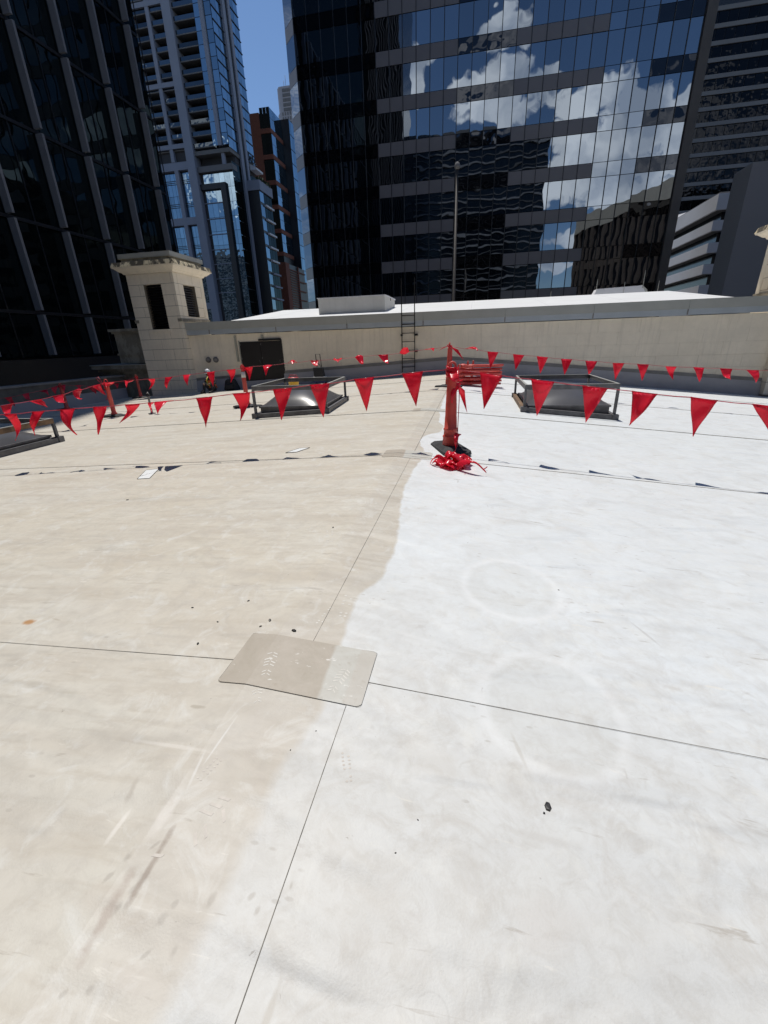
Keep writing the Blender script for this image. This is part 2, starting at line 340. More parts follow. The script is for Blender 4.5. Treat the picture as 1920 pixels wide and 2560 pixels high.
    smear(.30, 1.02, .18, .02, rot=-.03, am=.35, c=(.46, .44, .41), jit=1.1)
    smear(-.08, 1.22, .16, .10, am=.25, c=(.50, .47, .42), jit=2.0, js=12)
    smear(-.2, .75, .14, .14, am=.22, c=(.50, .48, .44), jit=2.0, js=14)
    smear(.28, .78, .14, .10, am=.25, c=(.50, .46, .42), jit=1.8, js=10)
    smear(-.43, .42, .012, .10, rot=-.05, am=.45, c=(.38, .34, .28), jit=1.2, js=14)
    smear(.5, 3.9, .35, .03, rot=-.12, am=.3, c=(.46, .46, .45), jit=1.5, js=9)
    smear(.55, 5.2, .9, .02, rot=-.2, am=.22, c=(.44, .44, .43), jit=1.8, js=7)
    # membrane relief: slack waves and creases
    hw = m.noise(1.3, 3, .5, (.55, 1.6, 1), dist=.3); hf = m.noise(150, 2, .5)
    bmp = m.bump(hf, .0006, normal=m.bump(hw, .13))
    return m.prin(Base_Color=base, Roughness=.55, Normal=bmp)
M['membrane'] = mk_membrane()
def mk_patch():
    m = Mat('soiled translucent patch membrane')
    sp = m.n('ShaderNodeSeparateXYZ'); m.l(m.geo.outputs['Position'], sp.inputs[0]); X, Y, Z = sp.outputs
    e = m.math('ADD', m.math('SUBTRACT', X, m.math('ADD', -.655, m.math('MULTIPLY', m.math('SUBTRACT', Y, 1.6), -.06))), m.math('MULTIPLY', m.math('SUBTRACT', m.noise(12, 3), .5), .03))
    w = m.ramp(e, -.006, .01)
    n1 = m.noise(5, 6, .65, dist=.8); n2 = m.noise(24, 5, .6)
    a = m.mix(m.ramp(n1, .35, .65), (.375, .335, .275), (.43, .385, .325)); b = m.mix(m.ramp(n1, .35, .65), (.46, .445, .40), (.53, .53, .49))
    base = m.mix(w, a, b); base = m.mix(m.math('MULTIPLY', m.ramp(X, -.53, -.515), .45), base, (.46, .42, .37))
    base = m.mix(m.math('MULTIPLY', m.ramp(n2, .60, .72), .35), base, (.30, .25, .19))
    base = m.mix(m.math('MULTIPLY', m.ramp(m.noise(14, 5, .6, (1, 2, 1), (4, 4, 0)), .64, .70), .7), base, (.74, .73, .69))
    return m.prin(Base_Color=base, Roughness=.5, Normal=m.bump(m.noise(18, 4), .002))
M['patch'] = mk_patch()
M['print_pale'] = simple('pale boot tread print', (.60, .58, .53), .55, var=.1, scale=20)
M['print_grey'] = simple('greyish boot tread print', (.53, .49, .44), .6, var=.12, scale=30)
M['upturn'] = simple('grey membrane wall upturn', (.38, .37, .39), .55, var=.08, scale=1.5, bump=.004, bscale=6)
M['termination'] = simple('dark sealed termination strip', (.22, .21, .20), .7, var=.15, scale=2)
M['old_dark'] = simple('dark stained parapet stone', (.13, .12, .105), .9, var=.3, scale=2)
M['roof_upper'] = simple('bright white upper roof membrane', (.74, .75, .75), .5, var=.04, scale=.8, bump=.004, bscale=1.5)

kL, kR = .055, .09
SEAM_Y = [-8.8, -2.7, 1.56, 5.83, 10.1, 14.4, 18.6, 22.46]
def rz(x): return kL * (x + 1) if x < -1 else -kR * (x + 1)
def top(x, y):
    i = max(j for j in range(len(SEAM_Y) - 1) if y >= SEAM_Y[j] or j == 0)
    lf = .0015 if i % 2 else .003
    if i and y < SEAM_Y[i] + .10: lf = .003
    xs_ = -.795 if SEAM_Y[i] > 1 else -.502
    return rz(x) + lf + (.0015 if x > xs_ else 0)

# ================================================================ GROUND AND PODIUM
g = MB().box(-900, 900, -500, 1500, -26.2, -26.0).build('ground', M['asphalt'], kind='structure')
podium = empty('podium_building', (0, 0, -26), 'low stone building whose flat white membrane roof fills the foreground', 'building')
def pz(o): o.parent = podium; o.matrix_parent_inverse = Matrix.Translation((0, 0, 26)); return o
pz(MB().hexa([(-20.6, -9, -26), (15, -9, -26), (15, 36, -26), (-20.6, 36, -26)], [(-20.6, -9, -1.6), (15, -9, -1.6), (15, 36, -1.6), (-20.6, 36, -1.6)]).build('wall', M['stone_old']))

# ================================================================ ROOF: membrane sheets lapping one another
roof = MB()
dk = []
roof_o = MB().hexa([(-20.2, -8.8, -1.58), (-1, -8.8, -1.58), (14.8, -8.8, -1.58), (14.8, 22.48, -1.58), (-1, 22.48, -1.58), (-20.2, 22.48, -1.58)],
                   [(-20.2, -8.8, rz(-20.2) - .03), (-1, -8.8, -.03), (14.8, -8.8, rz(14.8) - .03), (14.8, 22.48, rz(14.8) - .03), (-1, 22.48, -.03), (-20.2, 22.48, rz(-20.2) - .03)]
                   ).build('roof', M['membrane'], kind='structure')
SEAM_Y = [-8.8, -2.7, 1.56, 5.83, 10.1, 14.4, 18.6, 22.46]
def sheet(xs, y0, y1, lift, name='membrane_sheet'):
    """one roll of membrane: 3 mm thick, following the two roof slopes"""
    mb = MB(); n = len(xs); T = .003
    ny_ = max(2, int((y1 - y0) / .7)); ys = [y0 + (y1 - y0) * j / ny_ for j in range(ny_ + 1)]
    def zz(x, y): return rz(x) + lift
    for y in ys:
        for x in xs: mb.v.append((x, y, zz(x, y)))
    for j in range(ny_):
        for i in range(n - 1):
            a = j * n + i; mb.f.append((a, a + 1, a + n + 1, a + n)); mb.sm.append(False)
    for (p, q) in (((xs[0], y0), (xs[-1], y0)), ((xs[0], y1), (xs[-1], y1))):
        pass
    # hem: vertical edges round the sheet
    loop = [(x, y0) for x in xs] + [(xs[-1], y) for y in ys[1:]] + [(x, y1) for x in reversed(xs[:-1])] + [(xs[0], y) for y in reversed(ys[1:-1])]
    for i in range(len(loop)):
        a, b = loop[i], loop[(i + 1) % len(loop)]
        mb.quad((*a, zz(*a)), (*b, zz(*b)), (*b, zz(*b) - T - lift * .9), (*a, zz(*a) - T - lift * .9))
    return mb.build(name, M['membrane'], roof_o)
def bead(pts, r, lift):
    return MB().tube([(x, y, rz(x) + lift) for x, y in pts], r, 6, False).build('seam_sealant', M['caulk'], roof_o)
for i in range(len(SEAM_Y) - 1):
    y0, y1 = SEAM_Y[i], SEAM_Y[i + 1] + .10
    if i == len(SEAM_Y) - 2: y1 = SEAM_Y[-1]
    xs_ = -.795 if SEAM_Y[i] > 1 else -.502
    k = .0015 if i % 2 else .003
    # ridge strip rolls: left sheet folds over the ridge, right sheet laps on it
    sheet([-20.1, -15, -10, -6, -3, -1.03, -1.0, xs_ + .10], y0, y1, k)
    sheet([xs_, 3, 7, 11, 14.7], y0, y1, k + .0015)
    bead([(xs_, y0), (xs_ - (.0 if i < 2 else .01), y1 - .1)], .0017 if SEAM_Y[i] < 5 else .005, k + .0015)
    if i:
        r_ = .0018 if SEAM_Y[i] < 3 else (.006 if SEAM_Y[i] < 6 else .010)
        yl = SEAM_Y[i]
        bead([(-20, yl - .05), (-12, yl - .015), (-6, yl + .01), (-1, yl), (xs_, yl)], r_, .003)
        bead([(xs_, yl), (4, yl + .012), (9, yl - .02), (14.6, yl)], r_, .0045)

def flat_patch(name, outline, th, mat, parent, label=None, z0=.0047):
    pts = []
    for i, a in enumerate(outline):
        b = outline[(i + 1) % len(outline)]; pts.append(a)
        if (a[0] + 1) * (b[0] + 1) < 0:
            t = (-1 - a[0]) / (b[0] - a[0]); pts.append((-1.0, a[1] + t * (b[1] - a[1])))
    L_ = [p for p in pts if p[0] <= -1.0 + 1e-6]; R_ = [p for p in pts if p[0] >= -1.0 - 1e-6]
    mb = MB()
    for S in (L_, R_):
        if len(S) >= 3: mb.hexa([(x, y, rz(x) + .0008) for x, y in S], [(x, y, rz(x) + z0 + th) for x, y in S])
    return mb.build(name, mat, parent, label)
def rounded(x0, x1, y0, y1, r, j=0.0):
    o = []
    for cx, cy, a0 in ((x1 - r, y1 - r, 0), (x0 + r, y1 - r, 90), (x0 + r, y0 + r, 180), (x1 - r, y0 + r, 270)):
        for k in range(4):
            a = math.radians(a0 + 30 * k); o.append((cx + r * math.cos(a) + random.uniform(-j, j), cy + r * math.sin(a) + random.uniform(-j, j)))
    return o
flat_patch('patch', rounded(-1.15, -.435, 1.405, 1.775, .018, .003), .0008, M['patch'], roof_o, 'square brown patch over the nearest crossing of seams', z0=.0064)
flat_patch('patch', rounded(-1.22, -.52, 5.74, 6.16, .04, .004), .003, M['patch'], roof_o, 'brown patch over the seam crossing left of the near post', z0=.0047)
flat_patch('patch', rounded(-1.35, -.6, 10.02, 10.45, .04, .004), .003, M['patch'], roof_o, 'small far patch on the ridge seam', z0=.0047)
# thin dirty outline round the near patch
def outline_bead(o, r, z):
    pts = [(x, y, rz(x) + z) for x, y in o] ; pts.append(pts[0])
    return MB().tube(pts, r, 5, False, cap=False).build('patch_edge_sealant', M['caulk'], roof_o)
outline_bead(rounded(-1.152, -.433, 1.403, 1.777, .018, .002), .0008, .0066)
sq = [[(-4.62, 4.96), (-4.43, 4.98), (-4.68, 5.50), (-4.86, 5.43)], [(-2.90, 6.24), (-2.72, 6.26), (-2.60, 6.55), (-2.78, 6.53)]]
for i, q in enumerate(sq):
    flat_patch('core_cut_patch', q, .003, M['patch_white'], roof_o, ['small white square patch outlined in dark pen, left of the ridge', 'smaller white square patch nearer the ridge'][i], z0=.0047)
    pts = [(x, y, rz(x) + .008) for x, y in q]; pts.append(pts[0])
    MB().tube(pts, .005, 4, False, cap=False).build('pen_outline', M['caulk'], roof_o)
# handwriting scrawl in the larger square: unreadable pen strokes
for k in range(3):
    x0 = -4.70 + .035 * k; y0 = 5.10 + .10 * k
    MB().tube([(x0 + .03 * (i % 2) + .012 * i, y0 + .02 * i, rz(-4.65) + .0082) for i in range(5)], .003, 4, False).build('pen_stroke', M['caulk'], roof_o)
# boot prints: lugs pressed in pale dust
def boot(cx, cy, ang, s, mat, chevron=True, z0=0):
    z0 = z0 or top(cx, cy) - rz(cx) + .0002; mb = MB(); ca, sa = math.cos(ang), math.sin(ang)
    def W(a, b): x = cx + (a * ca - b * sa) * s; y = cy + (a * sa + b * ca) * s; return (x, y)
    def lug(P): mb.hexa([(x, y, rz(x) + z0) for x, y in P], [(x, y, rz(x) + z0 + .0006) for x, y in P])
    for r in range(8):
        b = -.13 + .034 * r; wd = .05 * (1 - .5 * abs(r - 5) / 7)
        if r in (2,): continue
        for sg in (-1, 1):
            if random.random() < .18: continue
            if chevron: lug([W(sg * .006, b + .006), W(sg * wd, b - .012), W(sg * wd, b - .001), W(sg * .006, b + .018)][::sg])
            else: lug([W(sg * wd * .5 + .011 * math.cos(t * 1.047), b + .009 * math.sin(t * 1.047)) for t in range(6)])
    return mb.build('boot_print', mat, roof_o, kind='stuff')
boot(-.845, .785, -.5, 1.0, M['print_grey']); boot(-.715, 2.15, .1, .9, M['print_pale'], False); boot(-.80, 2.02, -.2, .7, M['print_pale'], False)
boot(-.95, 1.56, .2, .62, M['print_pale'], True, .0073); boot(-.575, 1.54, -.2, .6, M['print_pale'], True, .0073); boot(-.93, 1.38, .5, .5, M['print_pale']); boot(-1.13, 3.1, .3, 1, M['print_pale'], False)
boot(-.93, .98, -.3, .45, M['print_grey'], False); boot(-.42, 1.12, .4, .5, M['print_grey'], False)

# grit on the membrane
gr = [(-1.69, 1.99, .007), (-1.35, 2.09, .007), (-1.11, 1.90, .010), (-.93, 1.83, .012), (-1.14, 1.84, .007), (-1.43, 1.66, .008), (-1.43, 1.86, .006), (-4.01, 4.08, .012), (-1.15, 3.26, .009), (-.12, .98, .003), (-.59, 1.24, .003), (-.66, 1.13, .003),
      (.66, 2.72, .005), (-.18, .86, .003)]
for i, (x, y, r) in enumerate(gr):
    mb = MB(); mb.lathe([(.3 * r, 0), (r, .3 * r), (r * .8, .9 * r), (.2 * r, 1.2 * r)], seg=6, smooth=False)
    o = mb.build('grit', M['steel_black'], loc=(x, y, top(x, y) - .0005)); o.rotation_euler.z = i
    o.scale = (1.3, .8, .8)
    tag(o, ['black speck of grit far left of the brown patch', 'black speck of grit third from the left above the brown patch', 'rounded black bit of grit above the brown patch, left of the largest', 'largest black bit of grit just above the brown patch', 'tiny black speck of grit left of the two large bits above the patch', 'elongated black speck of grit just left of the brown patch', 'tiny black speck of grit between the seam and the row of grit', 'lone black speck of grit on the beige roof below the outlined square', 'black speck of grit beside the ridge seam above the patch', 'minute dark speck on the bright roof left of the tar chip', 'minute dark speck beside the seam just below the patch', 'minute dark speck on the seam between patch and lower edge', 'minute dark speck on the bright roof above the cross seam', 'minute dark speck on the bright roof low in the middle'][i], 'grit', 'black specks of grit scattered on the roof')
mb = MB(); mb.hexa([(-.008, -.014, 0), (.006, -.016, 0), (.014, -.002, 0), (.010, .016, 0), (-.004, .018, 0), (-.012, .004, 0)], [(-.006, -.012, .007), (.005, -.013, .008), (.011, -.002, .006), (.008, .013, .007), (-.003, .014, .009), (-.009, .003, .007)])
tag(mb.build('tar_chip', M['steel_black'], loc=(.345, 1.135, top(.345, 1.135))), 'dark flat chip of tar lying alone on the bright right side of the roof', 'tar chip')
mb = MB(); mb.hexa([(-.004, -.003, 0), (.004, -.003, 0), (.005, .004, 0), (-.002, .005, 0)], [(-.003, -.002, .004), (.003, -.002, .004), (.004, .003, .003), (-.002, .004, .004)])
tag(mb.build('tar_crumb', M['steel_black'], loc=(.328, 1.108, top(.33, 1.1))), 'small dark crumb right beside the large tar chip', 'tar crumb')

# ================================================================ ROOF PARAPETS
pl = empty('parapet', (-20.3, 5, -1.1), 'low grey parapet along the left edge of the lower roof', 'parapet')
MB().box(-.3, .3, -14, 17.4, -.3, 1.25).build('wall', M['old_dark'], pl); MB().box(.301, .33, -14, 17.38, -.25, .62).build('upturn', M['upturn'], pl)
for k in range(10):
    MB().box(-.36, .36, -13.9 + 3.15 * k, -13.9 + 3.15 * k + 3.12, 1.25, 1.33).build('coping', M['termination'], pl)
pr = empty('parapet', (15.0, 5, -1.5), 'low grey parapet along the right edge of the lower roof', 'parapet')
MB().box(-.2, .3, -14, 17.4, -.2, .7).build('wall', M['upturn'], pr)
for k in range(10): MB().box(-.26, .36, -13.9 + 3.15 * k, -13.9 + 3.15 * k + 3.12, .7, .78).build('coping', M['flash'], pr)

# ================================================================ UPPER ROOM (rooftop annexe) with block wall, coping and gabled white roof
ann = empty('rooftop_annexe', (0, 22.5, 0), 'long low rooftop annexe with beige block wall and white gabled roof', 'building')
YW = 22.5
def apart(mb, name, mat, **k): return mb.build(name, mat, ann, loc=(0, -22.5, 0), **k)
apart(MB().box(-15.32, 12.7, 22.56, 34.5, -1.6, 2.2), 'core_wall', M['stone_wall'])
zc = [-1.55, -1.03, -.5, .03, .56, 1.09, 1.62, 2.19]
bw = 1.74
door = (-12.34, -9.98, -.25, 1.80)
for r in range(7):
    z0, z1 = zc[r], zc[r + 1]; x = -15.32 - (bw / 2 if r % 2 else 0)
    while x < 12.7:
        a, b = max(x, -15.32), min(x + bw, 12.68); x += bw
        if b - a < .1: continue
        segs = [(a, b)]
        if z0 < door[3] - .2 and z1 > door[2] + .2:
            segs = [(a, min(b, door[0] - .06)), (max(a, door[1] + .06), b)]
        for p, q in segs:
            if q - p < .06: continue
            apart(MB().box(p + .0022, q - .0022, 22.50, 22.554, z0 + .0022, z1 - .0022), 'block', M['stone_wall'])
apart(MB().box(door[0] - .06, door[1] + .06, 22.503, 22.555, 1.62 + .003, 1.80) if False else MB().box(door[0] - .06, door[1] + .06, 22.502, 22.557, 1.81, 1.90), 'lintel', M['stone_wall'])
# coping: upper fascia and drip edge, jointed every 3.83 m
jx = [-15.3, -13.93, -10.1, -6.27, -2.44, 1.385, 5.22, 9.03, 12.7]
for a, b in zip(jx, jx[1:]):
    apart(MB().box(a + .004, b - .004, 22.30, 22.60, 2.46, 2.83), 'coping', M['flash'])
    apart(MB().box(a + .004, b - .004, 22.34, 22.56, 2.22, 2.458), 'drip_edge', M['flash_blue'])
for x in jx[1:-1]: apart(MB().box(x - .025, x + .025, 22.325, 22.34, 2.23, 2.44), 'joint_cover', M['termination'])
# gabled roof, ridge along X
def roofz(y): return 2.80 + (y - 22.5) * (1.02 / 8.0) if y < 30.5 else 3.82 - (y - 30.5) * .1
apart(MB().hexa([(-13.05, 22.42, 2.5), (11.05, 22.42, 2.5), (11.05, 30.5, 2.5), (11.05, 34.4, 2.5), (-13.05, 34.4, 2.5), (-13.05, 30.5, 2.5)],
                [(-13.05, 22.42, roofz(22.42)), (11.05, 22.42, roofz(22.42)), (11.05, 30.5, 3.82), (11.05, 34.4, 3.43), (-13.05, 34.4, 3.43), (-13.05, 30.5, 3.82)]), 'roof', M['roof_upper'])
for k in range(7):   # roll laps on the upper roof
    x = -11 + 3.6 * k; apart(MB().hexa([(x, 22.6, roofz(22.6)), (x + .03, 22.6, roofz(22.6)), (x + .03, 30.4, roofz(30.4)), (x, 30.4, roofz(30.4))], [(x, 22.6, roofz(22.6) + .004), (x + .03, 22.6, roofz(22.6) + .004), (x + .03, 30.4, roofz(30.4) + .004), (x, 30.4, roofz(30.4) + .004)]), 'roof_lap', M['conc_white'])
# base upturn following the slopes
def strip_wall(x0, x1, h0, h1, y0, y1, name, mat):
    xs = [x0] + ([-1.0] if x0 < -1 < x1 else []) + [x1]
    for a, b in zip(xs, xs[1:]):
        apart(MB().hexa([(a, y0, rz(a) + h0), (b, y0, rz(b) + h0), (b, y1, rz(b) + h0), (a, y1, rz(a) + h0)], [(a, y0 + (.06 if h0 < .1 else 0), rz(a) + h1), (b, y0 + (.06 if h0 < .1 else 0), rz(b) + h1), (b, y1, rz(b) + h1), (a, y1, rz(a) + h1)]), name, mat)
for a, b in ((-18.0, door[0] - .02), (door[1] + .02, -1.0), (-1.0, 6.0), (6.0, 14.9)):
    strip_wall(a, b, .0, .62, 22.36, 22.50, 'upturn', M['upturn'])
    strip_wall(a, b, .62, .76, 22.445, 22.50, 'termination_strip', M['termination'])
strip_wall(door[0] - .02, door[1] + .02, .0, .38, 22.34, 22.50, 'upturn', M['upturn'])
# door: two leaves
for i, (a, b) in enumerate(((door[0], -11.17), (-11.15, door[1]))):
    d = apart(MB().box(a, b, 22.46, 22.54, -.22, 1.78), 'door_leaf', M['door'])
    h = MB().tube([(b - .12 if i else b - .10, 22.43, .72), (b - .12 if i else b - .10, 22.43, .86)], .014, 6).build('handle', M['rail'], d)
    for z_ in (.1, .9, 1.6): MB().box(a + .02, a + .05, 22.448, 22.46, z_, z_ + .1).build('hinge', M['rail'], d)
apart(MB().box(door[0] - .06, door[0] - .005, 22.44, 22.54, -.25, 1.84), 'door_frame', M['white_metal'])
apart(MB().box(door[1] + .005, door[1] + .06, 22.44, 22.54, -.25, 1.84), 'door_frame', M['door'])
apart(MB().box(-11.2, door[1] + .03, 22.40, 22.54, 1.81, 1.90), 'door_top_shadow', M['door'])  # near-black piece built for the shadow over the right leaf
# vertical trunking
for x, a, b in ((-12.55, .80, 2.09), (-10.98, 1.91, 2.10)):
    o = MB().box(x - .05, x + .05, 22.42, 22.497, a, b).build('trunking', M['white_metal'])
    tag(o, 'tall pale vertical trunking on the wall left of the black door' if x < -12 else 'short pale trunking stub on the wall above the black door', 'trunking')
for x, lab in ((-14.35, 'left round dark bulkhead light on the wall above the seated worker'), (-13.90, 'right round dark bulkhead light on the wall near the black door')):
    t = empty('wall_light', (x, 22.5, .925), lab, 'light fitting', 'round wall lights')
    MB().tube([(0, 0, 0), (0, -.05, 0), (0, -.10, 0)], [.15, .15, .13], 20, False).build('housing', M['rail'], t)
    MB().tube([(0, -.10, 0), (0, -.12, 0), (.0, -.13, 0)], [.105, .09, .03], 16).build('lens', M['termination'], t)
MB  # hatch casing on the annexe roof
hb = empty('roof_hatch', (-6.57, 26, 2.9), 'large pale box shaped hatch casing standing on the white annexe roof', 'roof hatch')
bevel(MB().box(-1.86, 1.86, -1.5, 1.6, -.5, .93).build('casing', M['box_conc'], hb), .02)
MB().hexa([(-1.9, -1.54, .93), (1.9, -1.54, .93), (1.9, 1.64, .93), (-1.9, 1.64, .93)], [(-1.9, -1.54, .97), (1.9, -1.54, .97), (1.9, 1.64, 1.0), (-1.9, 1.64, 1.0)]).build('lid', M['conc_white'], hb)
MB().box(1.862, 1.885, .6, 1.4, -.35, .3).build('side_vent', M['termination'], hb)
MB().tube([(1.5, 1.2, 1.0), (1.6, .6, 1.12), (1.75, .4, 1.06), (1.86, .2, .98), (1.9, 0, .8)], .018, 5).build('cable', M['rail'], hb)
# metal ladder
ld = empty('wall_ladder', (-3.165, 22.3, 0), 'black steel ladder fixed to the beige wall and rising above the white roof', 'ladder')
for x in (-.315, .315):
    MB().bar((x, 0, .1), (x, 0, 4.3), .045, .02, (0, 1, 0)).build('rail', M['steel_black'], ld)
rg = MB().tube([(-.30, 0, 0), (.30, 0, 0)], .018, 8).mesh('rung', M['steel_black'])
for k in range(7): inst(rg, 'rung', ld, (0, 0, .338 + .393 * k))
for x, z_ in ((.315, 1.78), (.315, 1.02), (-.315, 1.78)): MB().box(x - (.06 if x < 0 else -.01), x + (.01 if x < 0 else .14), -.04, .2, z_, z_ + .09).build('bracket', M['steel_black'], ld)

# low kerbed roof box and lightning rods on the annexe roof
kb = empty('roof_kerb_box', (8.9, 32.8, 3.55), 'low white curved ended kerb box on the far edge of the white annexe roof', 'kerb box')
MB().hexa([(-1.65, -.5, 0), (1.75, -.5, 0), (1.75, .5, 0), (-1.65, .5, 0)], [(-1.3, -.4, .72), (1.3, -.4, .80), (1.3, .4, .80), (-1.3, .4, .72)]).build('body', M['conc_white'], kb)
MB().hexa([(1.3, -.42, .30), (1.78, -.42, .05), (1.78, .42, .05), (1.3, .42, .30)], [(1.3, -.42, .82), (1.62, -.42, .55), (1.62, .42, .55), (1.3, .42, .82)]).build('end_flashing', M['flash'], kb)
for i, (x, y, h, lab) in enumerate(((4.75, 32, .5, 'short thin lightning rod alone left of the white kerb box'), (7.55, 32.4, 1.1, 'thin lightning rod at the left end of the white kerb box'), (9.15, 32.3, .85, 'tiny lightning rod over the middle of the white kerb box'), (10.25, 32.4, 1.45, 'tallest lightning rod at the right end of the white kerb box'), (11.0, 32, .75, 'lightning rod at the far right end of the white annexe roof'))):
    r = empty('lightning_rod', (x, y, roofz(y)), lab, 'lightning rod', 'lightning rods on the annexe roof')
    MB().tube([(0, 0, -.15), (0, 0, .06)], .05, 6).build('base', M['rail'], r); MB().tube([(0, 0, 0), (0, 0, h), (0, 0, h + .1)], [.016, .014, .004], 6).build('rod', M['flash'], r)

# ---------------------------------------------------------------- stone vent towers
def ring_course(x0, x1, y0, y1, z0, z1, out, name, mat, parent, out2=None):
    o2 = out if out2 is None else out2
    return MB().hexa([(x0 - out, y0 - out, z0), (x1 + out, y0 - out, z0), (x1 + out, y1 + out, z0), (x0 - out, y1 + out, z0)], [(x0 - o2, y0 - o2, z1), (x1 + o2, y0 - o2, z1), (x1 + o2, y1 + o2, z1), (x0 - o2, y1 + o2, z1)]).build(name, mat, parent)
def vent_tower(x0, label, zb):
    W_, D_ = 2.77, 2.6; x1 = x0 + W_; y0, y1 = 22.1, 22.1 + D_
    t = empty('stone_vent_tower', (x0 + W_ / 2, 22.1 + D_ / 2, zb), label, 'vent tower', 'stone vent towers at the ends of the annexe')
    ox, oy = -(x0 + W_ / 2), -(22.1 + D_ / 2)
    lx0, lx1, ly0, ly1 = x0 + ox, x1 + ox, y0 + oy, y1 + oy
    zs = [-1.15, -.62, -.09, .46, .99, 1.54, 2.06, 2.56, 3.17, 3.66, 4.19, 4.72, 5.22]
    zs = [z - zb for z in zs]
    fx0, fx1 = lx0 + .93, lx0 + 1.96          # front louvre opening
    sy0, sy1 = ly0 + .72, ly0 + 1.74          # side louvre opening
    T = .30
    for r in range(12):
        z0, z1 = zs[r] + .003, zs[r + 1] - .003
        oz0, oz1 = 2.56 - zb, 4.70 - zb; sz0 = 3.10 - zb
        def runs(a, b, openings, off):
            cuts = []; x = a - off
            segs = []
            while x < b:
                p, q = max(a, x), min(b, x + 1.30); x += 1.30
                if q - p > .05: segs.append((p, q))
            res = []
            for p, q in segs:
                parts = [(p, q)]
                for (u0, u1) in openings:
                    nxt = []
                    for (c, d) in parts:
                        if d <= u0 or c >= u1: nxt.append((c, d))
                        else:
                            if c < u0: nxt.append((c, u0))
                            if d > u1: nxt.append((u1, d))
                    parts = nxt
                res += parts
            return [s_ for s_ in res if s_[1] - s_[0] > .03]
        off = 0 if r % 2 else .65
        fo = [(fx0, fx1)] if z0 >= oz0 - .05 and z1 <= oz1 + .05 else []
        so_ = [(sy0, sy1)] if z0 >= sz0 - .05 and z1 <= oz1 + .05 else []
        for p, q in runs(lx0, lx1, fo, off): MB().box(p + .008, q - .008, ly0, ly0 + T, z0 + .005, z1 - .005).build('block', M['stone'], t)
        for p, q in runs(ly0 + T, ly1 - T, [(u0, u1) for u0, u1 in so_], off):
            for X0, X1 in ((lx1 - T, lx1), (lx0, lx0 + T)): MB().box(X0, X1, p + .008, q - .008, z0 + .005, z1 - .005).build('block', M['stone'], t)
    MB().box(lx0, lx1, ly1 - T + .004, ly1, zs[0], zs[-1]).build('back_wall', M['stone'], t)
    MB().box(lx0 + T + .02, lx1 - T - .02, ly0 + T + .16, ly1 - T - .02, zs[0], zs[-1]).build('dark_core', M['steel_black'], t)
    # joints backing just behind the block faces
    for a in ((lx0 + .02, fx0 - .002, ly0 + .008, ly0 + T - .01), (fx1 + .002, lx1 - .02, ly0 + .008, ly0 + T - .01)):
        MB().box(*a, zs[7], zs[-1] - .01).build('mortar', M['mortar'], t)
    MB().box(lx0 + .02, lx1 - .02, ly0 + .008, ly0 + T - .01, zs[0], zs[7] - .004).build('mortar', M['mortar'], t)
    for X0, X1 in ((lx1 - T + .01, lx1 - .01), (lx0 + .01, lx0 + T - .01)):
        for Y0, Y1 in ((ly0 + T + .01, sy0), (sy1, ly1 - T - .01)): MB().box(X0, X1, Y0, Y1, zs[8], zs[-1] - .01).build('mortar', M['mortar'], t)
        MB().box(X0, X1, ly0 + T + .01, ly1 - T - .01, zs[0], zs[8] - .004).build('mortar', M['mortar'], t)
    # louvres
    sl = MB().hexa([(-.51, -.07, -.035), (.51, -.07, -.035), (.51, .05, .02), (-.51, .05, .02)], [(-.51, -.07, -.02), (.51, -.07, -.02), (.51, .05, .035), (-.51, .05, .035)])
    me = sl.mesh('louvre_slat', M['steel_black']); me2 = sl.mesh('louvre_slat', M['rail'])
    for k in range(17): inst(me, 'louvre_slat', t, ((fx0 + fx1) / 2, ly0 + .18, 2.66 - zb + .121 * k))
    for k in range(13):
        inst(me2, 'louvre_slat', t, (lx1 - .20, (sy0 + sy1) / 2, 3.19 - zb + .121 * k), (0, 0, math.pi / 2))
        inst(me2, 'louvre_slat', t, (lx0 + .20, (sy0 + sy1) / 2, 3.19 - zb + .121 * k), (0, 0, -math.pi / 2))
    MB().box(fx0 - .12, fx1 + .12, ly0 - .05, ly0 + .2, 2.44 - zb, 2.555 - zb).build('sill', M['stone'], t)
    for X0, X1 in ((lx1 - .2, lx1 + .06), (lx0 - .06, lx0 + .2)): MB().box(X0, X1, ly0 - .02, ly1 + .03, 2.90 - zb, 3.05 - zb).build('sill', M['stone_old'], t)
    ring_course(lx0, lx1, ly0, ly1, 5.225 - zb, 5.32 - zb, .06, 'moulding', M['stone'], t, .13)
    ring_course(lx0, lx1, ly0, ly1, 5.322 - zb, 5.47 - zb, .18, 'moulding', M['stone'], t, .36)
    ring_course(lx0, lx1, ly0, ly1, 5.472 - zb, 5.53 - zb, .40, 'cornice', M['stone'], t, .42)
    ring_course(lx0, lx1, ly0, ly1, 5.532 - zb, 5.74 - zb, .44, 'cornice_top', M['stone_dirty'], t, .36)
    ring_course(lx0, lx1, ly0, ly1, 5.742 - zb, 5.76 - zb, .30, 'weathering', M['stone_dirty'], t, .05)
    ring_course(lx0, lx1, ly0, ly1, 5.761 - zb, 5.92 - zb, .04, 'parapet_band', M['stone_old'], t)
    ring_course(lx0, lx1, ly0, ly1, 5.922 - zb, 6.14 - zb, .13, 'cap_flashing', M['flash'], t)
    return t
vent_tower(-18.07, 'square stone vent tower with louvres left of the black door', -1.2)
vent_tower(12.62, 'square stone vent tower cut by the right edge of the photo', -1.6)
